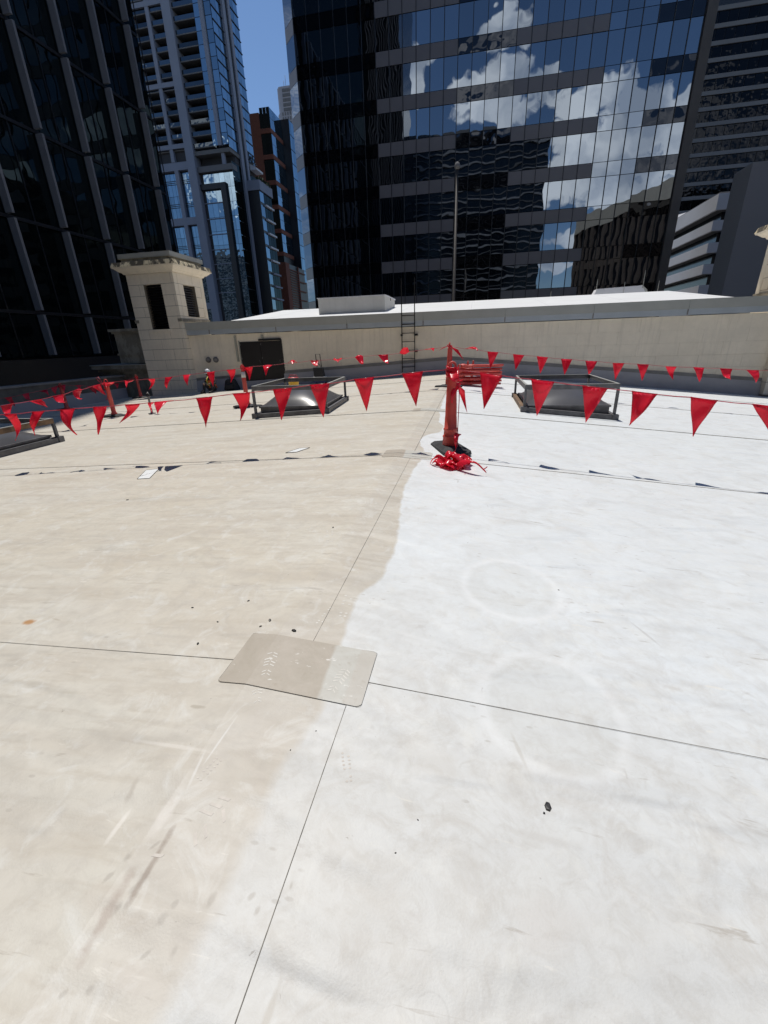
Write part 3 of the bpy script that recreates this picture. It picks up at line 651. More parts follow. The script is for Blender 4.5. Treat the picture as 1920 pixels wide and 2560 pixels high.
# old stonework left of the vent tower
sw = empty('stone_parapet_block', (-19.4, 23.2, -1.1), 'grey weathered stone parapet with stepped cornices left of the vent tower', 'stone parapet')
MB().box(-.95, 1.3, -.3, 3, 1.95, 3.55).build('upper_block', M['stone_old'], sw)
for k, (z0, z1, o) in enumerate(((3.552, 3.66, .10), (3.662, 3.80, .20), (2.40, 2.5, .06))): MB().box(-.95 - o, 1.3, -.3 - o, 3.1, z0, z1).build('upper_moulding', M['stone_old'], sw)
MB().box(-1.9, 1.3, -.25, 3, -.1, 1.35).build('lower_block', M['stone_old'], sw)
for z0, z1, o in ((1.352, 1.50, .12), (1.502, 1.66, .30), (1.662, 1.86, .52)): MB().box(-2.1 - o, 1.3, -.3 - o, 3.1, z0, z1).build('cornice', M['stone_old'], sw)
MB().box(-2.66, 1.3, -.86, 3.1, 1.862, 1.90).build('lead_capping', M['flash'], sw)

# ---------------------------------------------------------------- skylights with guard frames
M['dome'] = simple('smoky grey acrylic dome', (.085, .085, .092), .3, var=.12, scale=2, spec=.3)
def skylight(cx, cy, w, d, ang, ztop, label, rust=None):
    zf = rz(cx); t = empty('skylight', (cx, cy, zf), label, 'skylight', 'domed skylights with guard frames'); t.rotation_euler.z = ang
    tilt = -(kR if cx > -1 else -kL) * 1.0
    def sk(x, y, z): return (x, y, z + tilt * x if False else z)
    dz = [rz(cx + sx * w / 2) - zf for sx in (-1, 1)]
    lo = min(dz) - .02
    hw, hd = w / 2, d / 2
    def rect(hx, hy, z0, z1, name, mat): 
        mb = MB(); T = .05
        mb.box(-hx, hx, -hy, -hy + T, z0, z1).box(-hx, hx, hy - T, hy, z0, z1).box(-hx, -hx + T, -hy + T, hy - T, z0, z1).box(hx - T, hx, -hy + T, hy - T, z0, z1)
        return mb.build(name, mat, t)
    # membrane clad kerb, base frame, cap frame
    MB().box(-hw + .12, hw - .12, -hd + .12, hd - .12, lo, .20).build('kerb', M['rail'], t)
    for sy in (-1, 1):
        MB().hexa([(-hw, sy * hd - .045, dz[0] + .0), (hw, sy * hd - .045, dz[1]), (hw, sy * hd + .045, dz[1]), (-hw, sy * hd + .045, dz[0])], [(-hw, sy * hd - .045, dz[0] + .12), (hw, sy * hd - .045, dz[1] + .12), (hw, sy * hd + .045, dz[1] + .12), (-hw, sy * hd + .045, dz[0] + .12)]).build('base_rail', M['rail'], t)
    for sx, q in ((-1, dz[0]), (1, dz[1])):
        MB().box(sx * hw - .045, sx * hw + .045, -hd + .046, hd - .046, q + .002, q + .118).build('base_rail', M['rail_rust'] if rust == 'base' and sx < 0 else M['rail'], t)
    rect(hw - .09, hd - .09, .201, .245, 'cap_frame', M['rail'])
    # dome: pillow
    mb = MB(); n = 18
    for j in range(n + 1):
        for i in range(n + 1):
            u_ = i / n * 2 - 1; v_ = j / n * 2 - 1
            h = .42 * (max(0, (1 - abs(u_) ** 2.2)) ** .8) * (max(0, (1 - abs(v_) ** 2.2)) ** .8)
            mb.v.append((u_ * (hw - .11), v_ * (hd - .11), .235 + h))
    for j in range(n):
        for i in range(n): a = j * (n + 1) + i; mb.f.append((a, a + 1, a + n + 2, a + n + 1)); mb.sm.append(True)
    mb.build('dome', M['dome'], t)
    # guard frame
    H_ = ztop - zf; rm = M['rail_rust'] if rust == 'top' else M['rail']
    for sx in (-1, 1):
        for sy in (-1, 1):
            q = dz[0] if sx < 0 else dz[1]
            MB().box(sx * (hw - .02) - .03, sx * (hw - .02) + .03, sy * (hd - .02) - .03, sy * (hd - .02) + .03, q + .1, H_ - .1).build('post', M['rail'], t)
            MB().box(sx * hw - .07, sx * hw + .07, sy * hd - .07, sy * hd + .07, q - .01, q + .135).build('foot', M['rail'], t)
    for sy in (-1, 1):
        MB().box(-hw, hw, sy * hd - .006, sy * hd + .006, H_ - .11, H_).build('top_rail', M['rail'], t); MB().box(-hw, hw, sy * hd - (.05 if sy > 0 else 0), sy * hd + (0 if sy > 0 else .05), H_ + .001, H_ + .009).build('top_flange', M['flash'], t)  # flanges in lighter metal than the rails: sunlit top edge put into the colour
    for sx in (-1, 1):
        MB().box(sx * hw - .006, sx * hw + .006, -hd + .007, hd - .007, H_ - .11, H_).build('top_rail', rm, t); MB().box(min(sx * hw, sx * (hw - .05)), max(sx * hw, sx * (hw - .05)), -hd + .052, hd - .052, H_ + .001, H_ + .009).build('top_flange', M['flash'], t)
    return t
skylight(-4.72, 11.82, 1.95, 2.62, math.radians(5), .56, 'grey domed skylight in a steel guard frame left of the ridge')
skylight(2.36, 12.62, 2.12, 2.95, math.radians(-.5), .44, 'grey domed skylight in a steel guard frame on the bright right slope', rust='base')
skylight(-10.68, 6.85, 2.15, 2.95, math.radians(3), .085, 'grey domed skylight with rusty guard rail at the left edge of the photo', rust='top')

# ---------------------------------------------------------------- delineator posts
def delineator(x, y, label, H=1.10, hy=0.0, base_rot=0.0, collar=False, plain=False, s=1.0, lean=(0, 0), loop_rot=0.0):
    t = empty('delineator_post', (x, y, top(x, y)), label, 'delineator post', 'orange delineator posts holding the pennant strings')
    t.rotation_euler = (lean[0], lean[1], 0)
    z = [(.112, .07), (.118, .085), (.110, .20), (.116, .205), (.116, .225), (.103, .232), (.098, .31), (.106, .315), (.106, .335), (.095, .34), (.088, .50), (.086, .505), (.082, .70), (.080, .705), (.074, .90), (.072, .905), (.064, H - .04), (.058, H), (.03, H + .02)]
    if plain: z = [(.10, .05), (.10, .12), (.075, .14), (.07, .5), (.072, .505), (.062, H - .03), (.05, H), (.02, H + .01)]
    z = [(r * s, h) for r, h in z]
    MB().lathe(z, seg=22).build('tube', M['orange'], t)
    if collar:
        MB().lathe([(.0655, H - .22), (.068, H - .22), (.0655, H - .04), (.063, H - .04)], seg=20).build('reflective_collar', M['white_tape'], t)
    # loop handle
    R_ = .055; pts = []
    for k in range(13):
        a = math.pi * (-.25 + 1.5 * k / 12); pts.append((R_ * math.cos(a), 0, H + .10 + (R_ + .02) * math.sin(a)))
    hd_ = MB(); hd_.tube([(-.03, 0, H - .01)] + [(p[0], p[1], p[2]) for p in reversed(pts)][0:0] + pts[::-1] + [(.03, 0, H - .01)], .017, 8); h = hd_.build('handle', M['orange'], t); h.rotation_euler.z = loop_rot
    b = MB(); L, W_ = .48, .22
    o = [(-L, -W_ * .5), (-L * .7, -W_), (L * .7, -W_), (L, -W_ * .5), (L, W_ * .5), (L * .7, W_), (-L * .7, W_), (-L, W_ * .5)]
    b.hexa([(p, q, 0) for p, q in o], [(p * .97, q * .95, .05) for p, q in o]); b.hexa([(p * .62, q * .85, .0502) for p, q in o], [(p * .5, q * .6, .085) for p, q in o])
    bo = b.build('rubber_base', M['rubber'], t); bo.rotation_euler.z = base_rot
    return t
p1 = delineator(-.285, 6.46, 'tall orange delineator post nearest the camera, on a black rubber base', base_rot=math.radians(112), loop_rot=.2)
delineator(-.80, 15.62, 'orange delineator post farther along the ridge, right behind the nearest one', H=1.28, base_rot=math.radians(-6), loop_rot=1.35)
delineator(-7.30, 13.24, 'orange delineator post with a white collar in front of the black door', H=1.16, collar=True, plain=True, base_rot=.1, loop_rot=1.1)
delineator(-12.33, 12.98, 'leaning orange delineator post, largest of the left hand group', H=1.08, plain=True, base_rot=.05, loop_rot=.3)
delineator(-18.2, 21.3, 'orange delineator post in shade at the foot of the stone vent tower', H=1.05, plain=True, base_rot=.1, loop_rot=.9)
delineator(-18.6, 16.95, 'orange delineator post in shade beside the left parapet', H=1.02, plain=True, base_rot=.1, loop_rot=1.4, s=1.15)

# ---------------------------------------------------------------- pennant strings
def mk_vinyl():
    m = Mat('glossy red pennant vinyl')
    n1 = m.noise(6, 4, .6); c = m.mix(n1, (.70, .022, .055), (.80, .04, .09)); c = m.mix(m.math('MULTIPLY', m.oi.outputs['Random'], .35), c, (.62, .05, .06))
    p = m.n('ShaderNodeBsdfPrincipled'); m.setv(p.inputs['Base Color'], c); p.inputs['Roughness'].default_value = .22
    nb = m.bump(m.noise(14, 3, .5), .004); m.l(nb, p.inputs['Normal'])
    t = m.n('ShaderNodeBsdfTranslucent'); m.setv(t.inputs['Color'], (1.0, .085, .18))
    mx_ = m.n('ShaderNodeMixShader'); mx_.inputs[0].default_value = .5; m.l(p.outputs[0], mx_.inputs[1]); m.l(t.outputs[0], mx_.inputs[2]); m.l(mx_.outputs[0], m.out.inputs[0]); return m.m
M['vinyl'] = mk_vinyl()
M['cord'] = simple('red cord', (.55, .05, .08), .5, var=.3, scale=30)
A_left=[[(-7.513,5.681,0.6),(-7.279,5.702,0.608),(-7.468,5.685,0.17)],[(-6.987,5.729,0.636),(-6.756,5.75,0.647),(-7.075,5.721,0.255)],[(-6.477,5.775,0.66),(-6.216,5.799,0.677),(-6.32,5.79,0.254)],[(-5.895,5.828,0.693),(-5.661,5.85,0.7),(-5.943,5.824,0.255)],[(-5.345,5.878,0.721),(-5.088,5.902,0.731),(-5.53,5.862,0.432)],[(-4.954,5.914,0.744),(-4.851,5.923,0.75),(-4.645,5.589,0.624)],[(-4.828,5.926,0.754),(-4.523,5.953,0.769),(-4.531,5.556,0.613)],[(-4.15,5.987,0.796),(-3.878,6.012,0.817),(-4.078,5.994,0.35)],[(-3.557,6.041,0.854),(-3.278,6.067,0.867),(-3.496,6.047,0.452)],[(-2.915,6.1,0.901),(-2.624,6.126,0.919),(-2.842,6.107,0.45)],[(-2.346,6.152,0.954),(-2.049,6.179,0.971),(-2.183,6.167,0.478)],[(-1.682,6.212,1.018),(-1.39,6.239,1.043),(-1.52,6.227,0.558)],[(-0.986,6.276,1.077),(-0.689,6.303,1.103),(-0.786,6.294,0.617)],]
A_right=[[(0.106,6.382,1.072),(0.415,6.365,1.024),(0.187,6.378,0.565)],[(0.797,6.342,0.973),(1.103,6.325,0.932),(0.921,6.335,0.473)],[(1.46,6.304,0.881),(1.778,6.286,0.842),(1.568,6.298,0.384)],[(2.072,6.269,0.809),(2.378,6.251,0.767),(2.115,6.266,0.354)],[(2.764,6.229,0.731),(3.071,6.211,0.685),(2.896,6.221,0.226)],[(3.454,6.189,0.646),(3.745,6.172,0.608),(3.798,6.169,0.204)],]
B_left=[[(-10.984,8.302,0.387),(-11.102,8.7,0.39),(-10.734,8.28,0.22)],[(-11.262,9.245,0.379),(-11.401,9.715,0.371),(-11.442,9.852,0.134)],[(-11.538,10.179,0.393),(-11.683,10.668,0.391),(-11.245,10.295,0.244)],[(-11.818,11.127,0.439),(-11.955,11.591,0.435),(-11.6,11.173,0.205)],[(-12.118,12.144,0.485),(-12.272,12.666,0.506),(-12.32,12.829,0.118)],]
B_mid=[[(-12.284,12.934,0.532),(-11.95,12.953,0.548),(-11.972,12.556,0.413)],[(-11.54,12.977,0.587),(-11.213,12.995,0.596),(-11.247,12.617,0.398)],[(-10.692,13.025,0.621),(-10.442,13.04,0.626),(-10.757,13.021,0.27)],[(-10.054,13.062,0.657),(-9.775,13.078,0.67),(-10.08,13.06,0.275)],[(-9.4,13.099,0.717),(-9.108,13.116,0.733),(-9.131,12.869,0.38)],[(-8.553,13.148,0.784),(-8.253,13.165,0.809),(-8.4,13.157,0.327)],[(-7.843,13.189,0.84),(-7.531,13.207,0.864),(-7.766,13.193,0.444)],]
B_main=[[(-7.219,13.25,0.902),(-6.977,13.338,0.923),(-7.134,13.281,0.497)],[(-6.681,13.447,0.929),(-6.386,13.555,0.942),(-6.493,13.188,0.632)],[(-5.926,13.723,0.987),(-5.64,13.828,0.988),(-5.615,13.38,0.959)],[(-5.237,13.976,1.036),(-4.986,14.067,1.034),(-4.922,13.655,0.905)],[(-4.547,14.228,1.047),(-4.248,14.337,1.062),(-4.262,13.886,0.947)],[(-3.85,14.483,1.085),(-3.591,14.578,1.109),(-3.501,14.22,0.879)],[(-3.127,14.748,1.13),(-2.8,14.868,1.136),(-2.732,14.567,0.85)],[(-2.43,15.003,1.161),(-2.112,15.12,1.202),(-2.156,14.666,1.327)],[(-1.619,15.3,1.249),(-1.283,15.423,1.264),(-1.284,14.96,1.196)],]
B_right=[[(-0.284,15.556,1.233),(0.07,15.525,1.211),(0.15,15.198,1.164)],[(0.463,15.491,1.124),(0.823,15.46,1.089),(0.59,15.48,0.575)],[(1.294,15.42,1.02),(1.653,15.389,0.979),(1.412,15.41,0.517)],[(2.042,15.356,0.94),(2.392,15.325,0.895),(2.198,15.342,0.39)],[(2.786,15.292,0.844),(3.123,15.263,0.822),(2.951,15.277,0.343)],[(3.51,15.229,0.773),(3.865,15.199,0.748),(3.667,15.216,0.322)],[(4.311,15.16,0.691),(4.643,15.132,0.673),(4.46,15.148,0.177)],[(5.001,15.101,0.648),(5.326,15.073,0.624),(5.224,15.082,0.149)],[(5.788,15.033,0.569),(6.084,15.008,0.551),(6.07,15.009,0.169)],[(6.522,14.97,0.531),(6.814,14.945,0.506),(6.773,14.949,0.085)],[(7.213,14.911,0.489),(7.536,14.883,0.464),(7.408,14.56,0.198)],[(7.879,14.853,0.434),(8.192,14.826,0.417),(8.209,14.825,0.062)],]
C_right=[[(-18.65,16.956,0.156),(-18.634,17.239,0.143),(-18.414,16.877,-0.147)],[(-18.609,17.683,0.057),(-18.59,18.04,0.045),(-18.325,17.614,-0.184)],[(-18.573,18.335,-0.029),(-18.546,18.823,-0.053),(-18.551,18.742,-0.466)],[(-18.488,19.88,-0.056),(-18.467,20.251,-0.066),(-18.241,19.809,-0.321)],]
C_left=[[(-18.628,14.338,-0.097),(-18.631,14.637,-0.094),(-18.631,14.663,-0.528)],[(-18.635,15.107,-0.051),(-18.637,15.416,-0.026),(-18.299,15.123,-0.274)],[(-18.641,15.895,0.003),(-18.644,16.252,0.027),(-18.284,15.98,-0.216)],[(-18.646,16.511,0.085),(-18.649,16.873,0.134),(-18.432,16.459,-0.186)],]
def pennant(parent, TL, TR, A, seed, L=.45):
    rnd = random.Random(seed)
    TL, TR, A = Vector(TL), Vector(TR), Vector(A); m_ = (TL + TR) / 2
    nrm = (TR - TL).cross(A - m_)
    nrm = nrm.normalized() if nrm.length > 1e-6 else Vector((0, 1, 0))
    slack = max(0.0, L * 1.02 - (A - m_).length); bulge = min(.16, .75 * math.sqrt(max(0, slack * (A - m_).length))) * rnd.choice((-1, 1)) + rnd.uniform(-.02, .02)
    cup = rnd.uniform(-.05, .05); n, k = 9, 6
    mb = MB(); th = .0012
    for side in (1, -1):
        for j in range(n + 1):
            f = j / n; wd = max(.012, 1 - f)
            for i in range(k + 1):
                g_ = (i / k - .5)
                p = m_ + (TR - TL) * g_ * wd + (A - m_) * f + nrm * (bulge * math.sin(math.pi * f) + cup * math.cos(g_ * math.pi * 1.0) * wd * 1.5 + .011 * math.sin(f * 8 + seed + g_ * 3) * (1 if j else 0)) + nrm * th * side / 2
                mb.v.append(tuple(p))
    N = (n + 1) * (k + 1)
    for s_ in range(2):
        for j in range(n):
            for i in range(k):
                a = s_ * N + j * (k + 1) + i; q = (a, a + 1, a + k + 2, a + k + 1); mb.f.append(q if s_ else q[::-1]); mb.sm.append(True)
    ring = [i for i in range(k + 1)] + [j * (k + 1) + k for j in range(1, n + 1)] + [n * (k + 1) + i for i in range(k - 1, -1, -1)] + [j * (k + 1) for j in range(n - 1, 0, -1)]
    for q in range(len(ring)):
        a, b = ring[q], ring[(q + 1) % len(ring)]; mb.f.append((a, b, b + N, a + N)); mb.sm.append(False)
    mb.tube([TL, TL.lerp(TR, .5) + Vector((0, 0, -.002)), TR], .0085, 6)
    return mb.build('pennant', M['vinyl'], parent)
def string(label, spans):
    t = empty('pennant_string', (0, 0, 0), label, 'pennant string', 'strings of red pennants tied between the posts')
    sd_ = len(label)
    for a, flags, b in spans:
        pts = [a]
        for F in flags:
            TL, TR, A = F
            # sag slightly between pennants
            pv = Vector(pts[-1]); nx = Vector(TL); gap = (nx - pv).length
            if gap > .35: pts.append(tuple(pv.lerp(nx, .5) + Vector((0, 0, -.012 * gap))))
            pts += [TL, TR]; sd_ += 1; pennant(t, TL, TR, A, sd_)
        pts.append(b); pts = [Vector(p) for p in pts]
        q = [pts[0]]
        for p in pts[1:]:
            if (p - q[-1]).length > .01: q.append(p)
        MB().tube(q, .006, 6).build('cord', M['cord'], t)
    return t
T1L, T1R = (-.345, 6.40, 1.115), (-.225, 6.40, 1.105)
string('nearest red pennant string, crossing the whole picture and tied to the nearest post', [((-9.3, 5.52, .62), A_left, T1L), (T1R, A_right, (5.0, 6.1, .60))])
T2 = (-.80, 15.55, 1.33); T3 = (-7.3, 13.20, .885); T4 = (-12.35, 12.92, .52)
string('second red pennant string, passing the black door and tied to the far ridge post', [((-10.75, 7.2, .39), B_left, T4), (T4, B_mid, T3), (T3, B_main, T2), (T2, B_right, (9.2, 14.75, .39))])
T5 = (-18.25, 21.28, .16); T6 = (-18.62, 16.93, .14)
string('shaded red pennant string along the left parapet', [((-18.6, 11, -.08), C_left, T6), (T6, C_right, T5)])
# knots and tails tied round the posts
def knot(x, y, z, r, label, n=3, seed=1):
    rnd = random.Random(seed); t = empty('knotted_cord', (x, y, z), label, 'knotted cord', 'red cord knotted round the posts'); mb = MB()
    for k in range(n):
        pts = []; ph = rnd.random() * 6; dzz = rnd.uniform(-.05, .05)
        for i in range(14): a = ph + i / 13 * 6.5; pts.append((r * math.cos(a) * (1 + .12 * math.sin(3 * a)), r * math.sin(a) * (1 + .12 * math.cos(2 * a)), dzz + .03 * math.sin(a * 1.5 + k)))
        mb.tube(pts, .010, 5)
    mb.build('wraps', M['vinyl'], t); return t
k1 = knot(-.285, 6.46, 1.10, .082, 'red vinyl wrapped round the top of the nearest post', 6, 3)
# twisted pennants hanging at the nearest post
pennant(k1, (.13, .02, -.19), (.02, .06, -.16), (.02, .01, -.58), 5)
pennant(k1, (.05, .10, -.18), (.19, .10, -.30), (.24, .08, -.62), 12)
pennant(k1, (-.07, -.05, .0), (.10, -.08, .02), (.16, -.03, -.12), 15)
pennant(k1, (-.10, -.02, .02), (.06, -.09, .05), (-.05, -.07, -.14), 16)
MB().tube([(.10, -.02, -.02), (.115, -.03, -.4), (.11, -.10, -.8), (.12, -.25, -1.02), (.08, -.45, -1.10)], .006, 5).build('tail', M['cord'], k1)
MB().tube([(.08, .02, -.70), (.09, -.02, -.82), (.125, -.08, -.92), (.115, -.2, -1.0)], .005, 5).build('tail', M['steel_black'], k1)
pennant(k1, (.075, -.20, -.86), (.165, -.22, -.88), (.10, -.33, -1.10), 21)
k2 = knot(-.80, 15.62, 1.30, .07, 'red vinyl wrapped round the top of the far ridge post', 4, 5)
pennant(k2, (.03, -.08, .02), (.30, -.12, -.10), (.50, -.2, -.42), 31); pennant(k2, (-.06, -.1, .02), (-.10, -.12, .03), (-.34, -.25, -.12), 32)
MB().tube([(.08, -.07, .05), (.09, -.08, -.3), (.085, -.07, -.8), (.09, -.1, -1.2)], .014, 5).build('tail', M['vinyl'], k2)
k3 = knot(-7.3, 13.24, .88, .065, 'red cord knotted round the white collared post', 3, 8); pennant(k3, (.03, -.06, 0), (.10, -.08, -.05), (.12, -.06, -.25), 41)
k4 = knot(-12.33, 12.98, .47, .09, 'red cord and pennants bunched on the leaning left post', 5, 9)
pennant(k4, (-.1, -.1, 0), (.12, -.1, .03), (.32, -.12, -.02), 51); pennant(k4, (-.05, -.1, -.1), (-.02, -.1, -.1), (-.03, -.15, -.5), 52); MB().tube([(-.06, -.08, .0), (-.2, -.1, .14), (-.25, -.1, .22), (-.16, -.1, .26), (-.10, -.1, .16), (-.06, -.08, .0)], .008, 5).build('tail', M['cord'], k4)
knot(-18.2, 21.3, .15, .08, 'red cord knotted on the shaded post by the vent tower', 3, 10); knot(-18.6, 16.95, .10, .09, 'red cord knotted on the shaded post by the left parapet', 3, 11)
# crumpled heap of spare pennants at the nearest post
hp = empty('pennant_heap', (-.15, 5.62, top(-.15, 5.62)), 'crumpled heap of red pennants on the roof at the foot of the nearest post', 'heap of pennants')
rnd = random.Random(44)
def crumple(cx, cy, cz, r, seed):
    rr = random.Random(seed); mb = MB(); n = 10; ph = [rr.uniform(0, 6) for _ in range(6)]
    for j in range(n + 1):
        for i in range(n + 1):
            u_ = (i / n - .5) * 2; v_ = (j / n - .5) * 2
            z_ = .5 * (1 - .55 * (u_ * u_ + v_ * v_)) + .30 * math.sin(3.6 * u_ + ph[0] + 1.5 * math.sin(2 * v_ + ph[1])) + .22 * math.sin(5 * v_ + ph[2] + 1.2 * math.sin(3 * u_ + ph[3]))
            x_ = u_ + .25 * math.sin(3 * v_ + ph[4]); y_ = v_ + .25 * math.sin(3 * u_ + ph[5])
            sh = min(1.0, 1.25 - .5 * (j / n)); mb.v.append((cx + r * x_ * sh, cy + r * y_, cz + max(.004, r * .75 * (z_ + .25))))
    for j in range(n):
        for i in range(n): a = j * (n + 1) + i; mb.f.append((a, a + 1, a + n + 2, a + n + 1)); mb.sm.append(True)
    return mb
for k, (cx, cy, cz, r) in enumerate([(-.06, .12, .03, .13), (-.20, -.02, .02, .11), (.02, -.06, .02, .13), (-.07, -.14, .01, .12), (.08, .05, .05, .11), (-.05, .02, .09, .11), (.0, .2, .02, .09)]):
    o = crumple(cx, cy, cz, r, 60 + k).build('crumpled_vinyl', M['vinyl'], hp); m_ = o.modifiers.new('t', 'SOLIDIFY'); m_.thickness = .0015
for k, (a, b, c) in enumerate([((.03, -.02, .10), (.08, -.17, .03), (.40, -.08, .014)), ((.0, -.12, .06), (.02, -.26, .02), (.38, -.34, .012)), ((-.10, -.06, .07), (-.14, -.14, .02), (-.36, -.06, .02)), ((-.05, -.2, .03), (.06, -.25, .02), (.12, -.38, .008)), ((-.18, .05, .09), (-.08, .16, .05), (-.36, .12, .02)), ((-.02, -.1, .10), (.10, .0, .12), (.24, .06, .03))]):
    pennant(hp, a, b, c, 70 + k)
MB().tube([(-.2 + .08 * math.cos(i * .9), -.05 + .1 * math.sin(i * .9), .05 + .02 * math.sin(i)) for i in range(16)], .008, 5).build('cord', M['cord'], hp)

# ---------------------------------------------------------------- stack of spare posts lying by the far post
st = (.0, 16.8)
k_ = 0
labs = {}
for row in range(5):
    for c in range(4 if row < 4 else 3):
        x0 = -.42 + random.uniform(-.06, .10); y = st[1] - .30 + .21 * c; z_ = rz(0) + .115 + .148 * row
        t = empty('spare_post', (x0, y, z_), 'orange post stacked beyond the far ridge post, ' + ['bottom', 'second lowest', 'middle', 'second highest', 'top'][row] + ' row, ' + ['front', 'second from the front', 'third from front', 'rear'][c], 'spare post', 'orange posts stacked lying down beyond the far ridge post')
        rr = random.Random(row * 9 + c); t.rotation_euler = (0, math.pi / 2 + rr.uniform(-.03, .03), rr.uniform(-.05, .05))
        MB().lathe([(.070, -.02), (.074, .0), (.072, .10), (.05, .12), (.047, .35), (.056, .36), (.056, .42), (.044, .43), (.042, 1.0), (.036, 1.45)], seg=12).build('tube', M['orange'], t)
        h_ = MB(); h_.tube([(-.035, 0, -.01), (-.05, 0, -.07), (-.03, 0, -.13), (.03, 0, -.13), (.05, 0, -.07), (.035, 0, -.01)], .015, 6).build('handle', M['orange'], t)
for i, (x, y) in enumerate(((-.17, 16.55), (.02, 16.62))):
    t = empty('spare_post', (x, y, rz(0) + .80), 'short orange post handle sticking up from the stack, ' + ('left one' if i == 0 else 'right one'), 'spare post', 'orange posts stacked lying down beyond the far ridge post')
    MB().lathe([(.035, -.15), (.04, 0), (.03, .08), (.012, .10)], seg=10).build('tube', M['orange'], t)

# ---------------------------------------------------------------- roof anchor, toolbox, cooler
an = empty('roof_anchor', (-10.85, 13.04, rz(-10.85) + .01), 'thin weathered roof anchor post among the pennants at left', 'roof anchor')
MB().lathe([(.12, 0), (.12, .02), (.05, .03), (.045, .05), (.035, .06), (.033, .55), (.05, .56), (.05, .60), (.02, .61)], seg=14).build('post', M['rail'], an)
MB().tube([(0, 0, .60), (.05, 0, .66), (0, 0, .72), (-.05, 0, .66), (0, 0, .60)], .012, 6).build('eye', M['flash'], an)
MB().box(-.06, .06, -.02, .02, .60, .66).build('shackle', M['steel_black'], an)
M['navy'] = simple('navy blue plastic', (.02, .03, .12), .5); M['black_fabric'] = simple('black fabric', (.022, .022, .026), .85, var=.2, scale=12)
tb = empty('trolley_toolbox', (-7.65, 21.55, rz(-7.65) + .02), 'black and blue wheeled toolbox with raised handle against the beige wall', 'wheeled toolbox')
bevel(MB().box(-.30, .30, -.18, .18, .06, .30).build('base_tray', M['navy'], tb), .02)
bevel(MB().hexa([(-.24, -.17, .36), (.26, -.17, .36), (.26, .17, .36), (-.24, .17, .36)], [(-.27, -.15, .80), (.20, -.15, .80), (.20, .15, .80), (-.27, .15, .80)]).build('upper_case', M['black_fabric'], tb), .02)
MB().box(-.305, .305, -.185, .185, .301, .345).build('white_band', M['conc_white'], tb)
MB().tube([(-.13, .1, .78), (-.16, .1, 1.42), (.07, .1, 1.42), (.12, .1, .78)], .02, 6).build('telescopic_handle', M['steel_black'], tb)
MB().tube([(-.10, .0, .80), (-.07, 0, .92), (.0, 0, .96), (.06, 0, .92), (.09, 0, .80)], .014, 6).build('carry_handle', M['steel_black'], tb)
wh = MB().tube([(-.03, 0, 0), (.03, 0, 0)], .08, 14, False).mesh('wheel', M['rubber'])
for x in (-.26, .26): inst(wh, 'wheel', tb, (x, .16, .08))
M['yellow'] = simple('yellow plastic', (.62, .36, .02), .45, var=.08); M['red_lid'] = simple('red plastic', (.5, .02, .03), .4, var=.1)
cl = empty('water_cooler', (-7.85, 18.6, rz(-7.85) + .012), 'yellow round water cooler with red lid behind the middle skylight', 'water cooler')
MB().lathe([(.19, 0), (.205, .03), (.235, .45), (.24, .46)], seg=22).build('body', M['yellow'], cl)
MB().lathe([(.245, .46), (.25, .52), (.22, .56), (.05, .575)], seg=22).build('lid', M['red_lid'], cl)
MB().tube([(.2, 0, .56), (.15, 0, .66), (-.15, 0, .66), (-.2, 0, .56)], .014, 6).build('bail_handle', M['red_lid'], cl)
MB().tube([(0, -.22, .08), (0, -.27, .08)], .02, 8).build('tap', M['conc_white'], cl)

# ---------------------------------------------------------------- seated worker
M['skin'] = simple('brown skin', (.16, .085, .055), .6, var=.1, scale=10)
M['trousers'] = simple('dark work trousers', (.028, .030, .036), .9, var=.2, scale=10)
M['hivis'] = simple('orange safety vest', (.62, .15, .035), .8, var=.12, scale=10); M['lime'] = simple('lime reflective band', (.52, .50, .10), .6, var=.1)
M['hat'] = simple('white hard hat', (.66, .69, .74), .3, var=.05)
pe = empty('person', (-13.75, 21.45, rz(-13.75) + .01), 'person in white hard hat and orange vest sitting on the roof against the wall', 'person')
def skin_body(name, verts, edges, radii, mat, parent, lv=2, root=0):
    me = bpy.data.meshes.new(name); me.from_pydata(verts, edges, []); me.materials.append(mat)
    o = bpy.data.objects.new(name, me); col.objects.link(o); o.parent = parent
    md = o.modifiers.new('skin', 'SKIN'); md.use_smooth_shade = True
    for i, r in enumerate(radii): me.skin_vertices[0].data[i].radius = (r, r) if not isinstance(r, tuple) else r
    me.skin_vertices[0].data[root].use_root = True
    s_ = o.modifiers.new('sub', 'SUBSURF'); s_.levels = lv; s_.render_levels = lv
    return o
# faces -Y, back to the wall; knees drawn up, forearms on the knees, head bowed towards the hands
V = [(0, 0, .14), (0, .02, .30), (0, .0, .46), (0, -.04, .56), (0, -.08, .66), (0, -.13, .78), (0, -.14, .88),
     (.10, -.02, .13), (.19, -.30, .42), (.20, -.36, .12), (.20, -.48, .05), (-.10, -.02, .13), (-.19, -.30, .42), (-.20, -.36, .12), (-.20, -.48, .05),
     (.19, -.03, .56), (.27, -.14, .38), (.16, -.36, .40), (-.19, -.03, .56), (-.27, -.14, .38), (-.16, -.36, .40)]
E_ = [(0, 1), (1, 2), (2, 3), (3, 4), (4, 5), (5, 6), (0, 7), (7, 8), (8, 9), (9, 10), (0, 11), (11, 12), (12, 13), (13, 14), (3, 15), (15, 16), (16, 17), (3, 18), (18, 19), (19, 20)]
R2 = [.15, .14, .15, .12, .055, .095, .085, .11, .075, .055, .05, .11, .075, .055, .05, .07, .05, .035, .07, .05, .035]
body = skin_body('body', V, E_, R2, M['trousers'], pe)
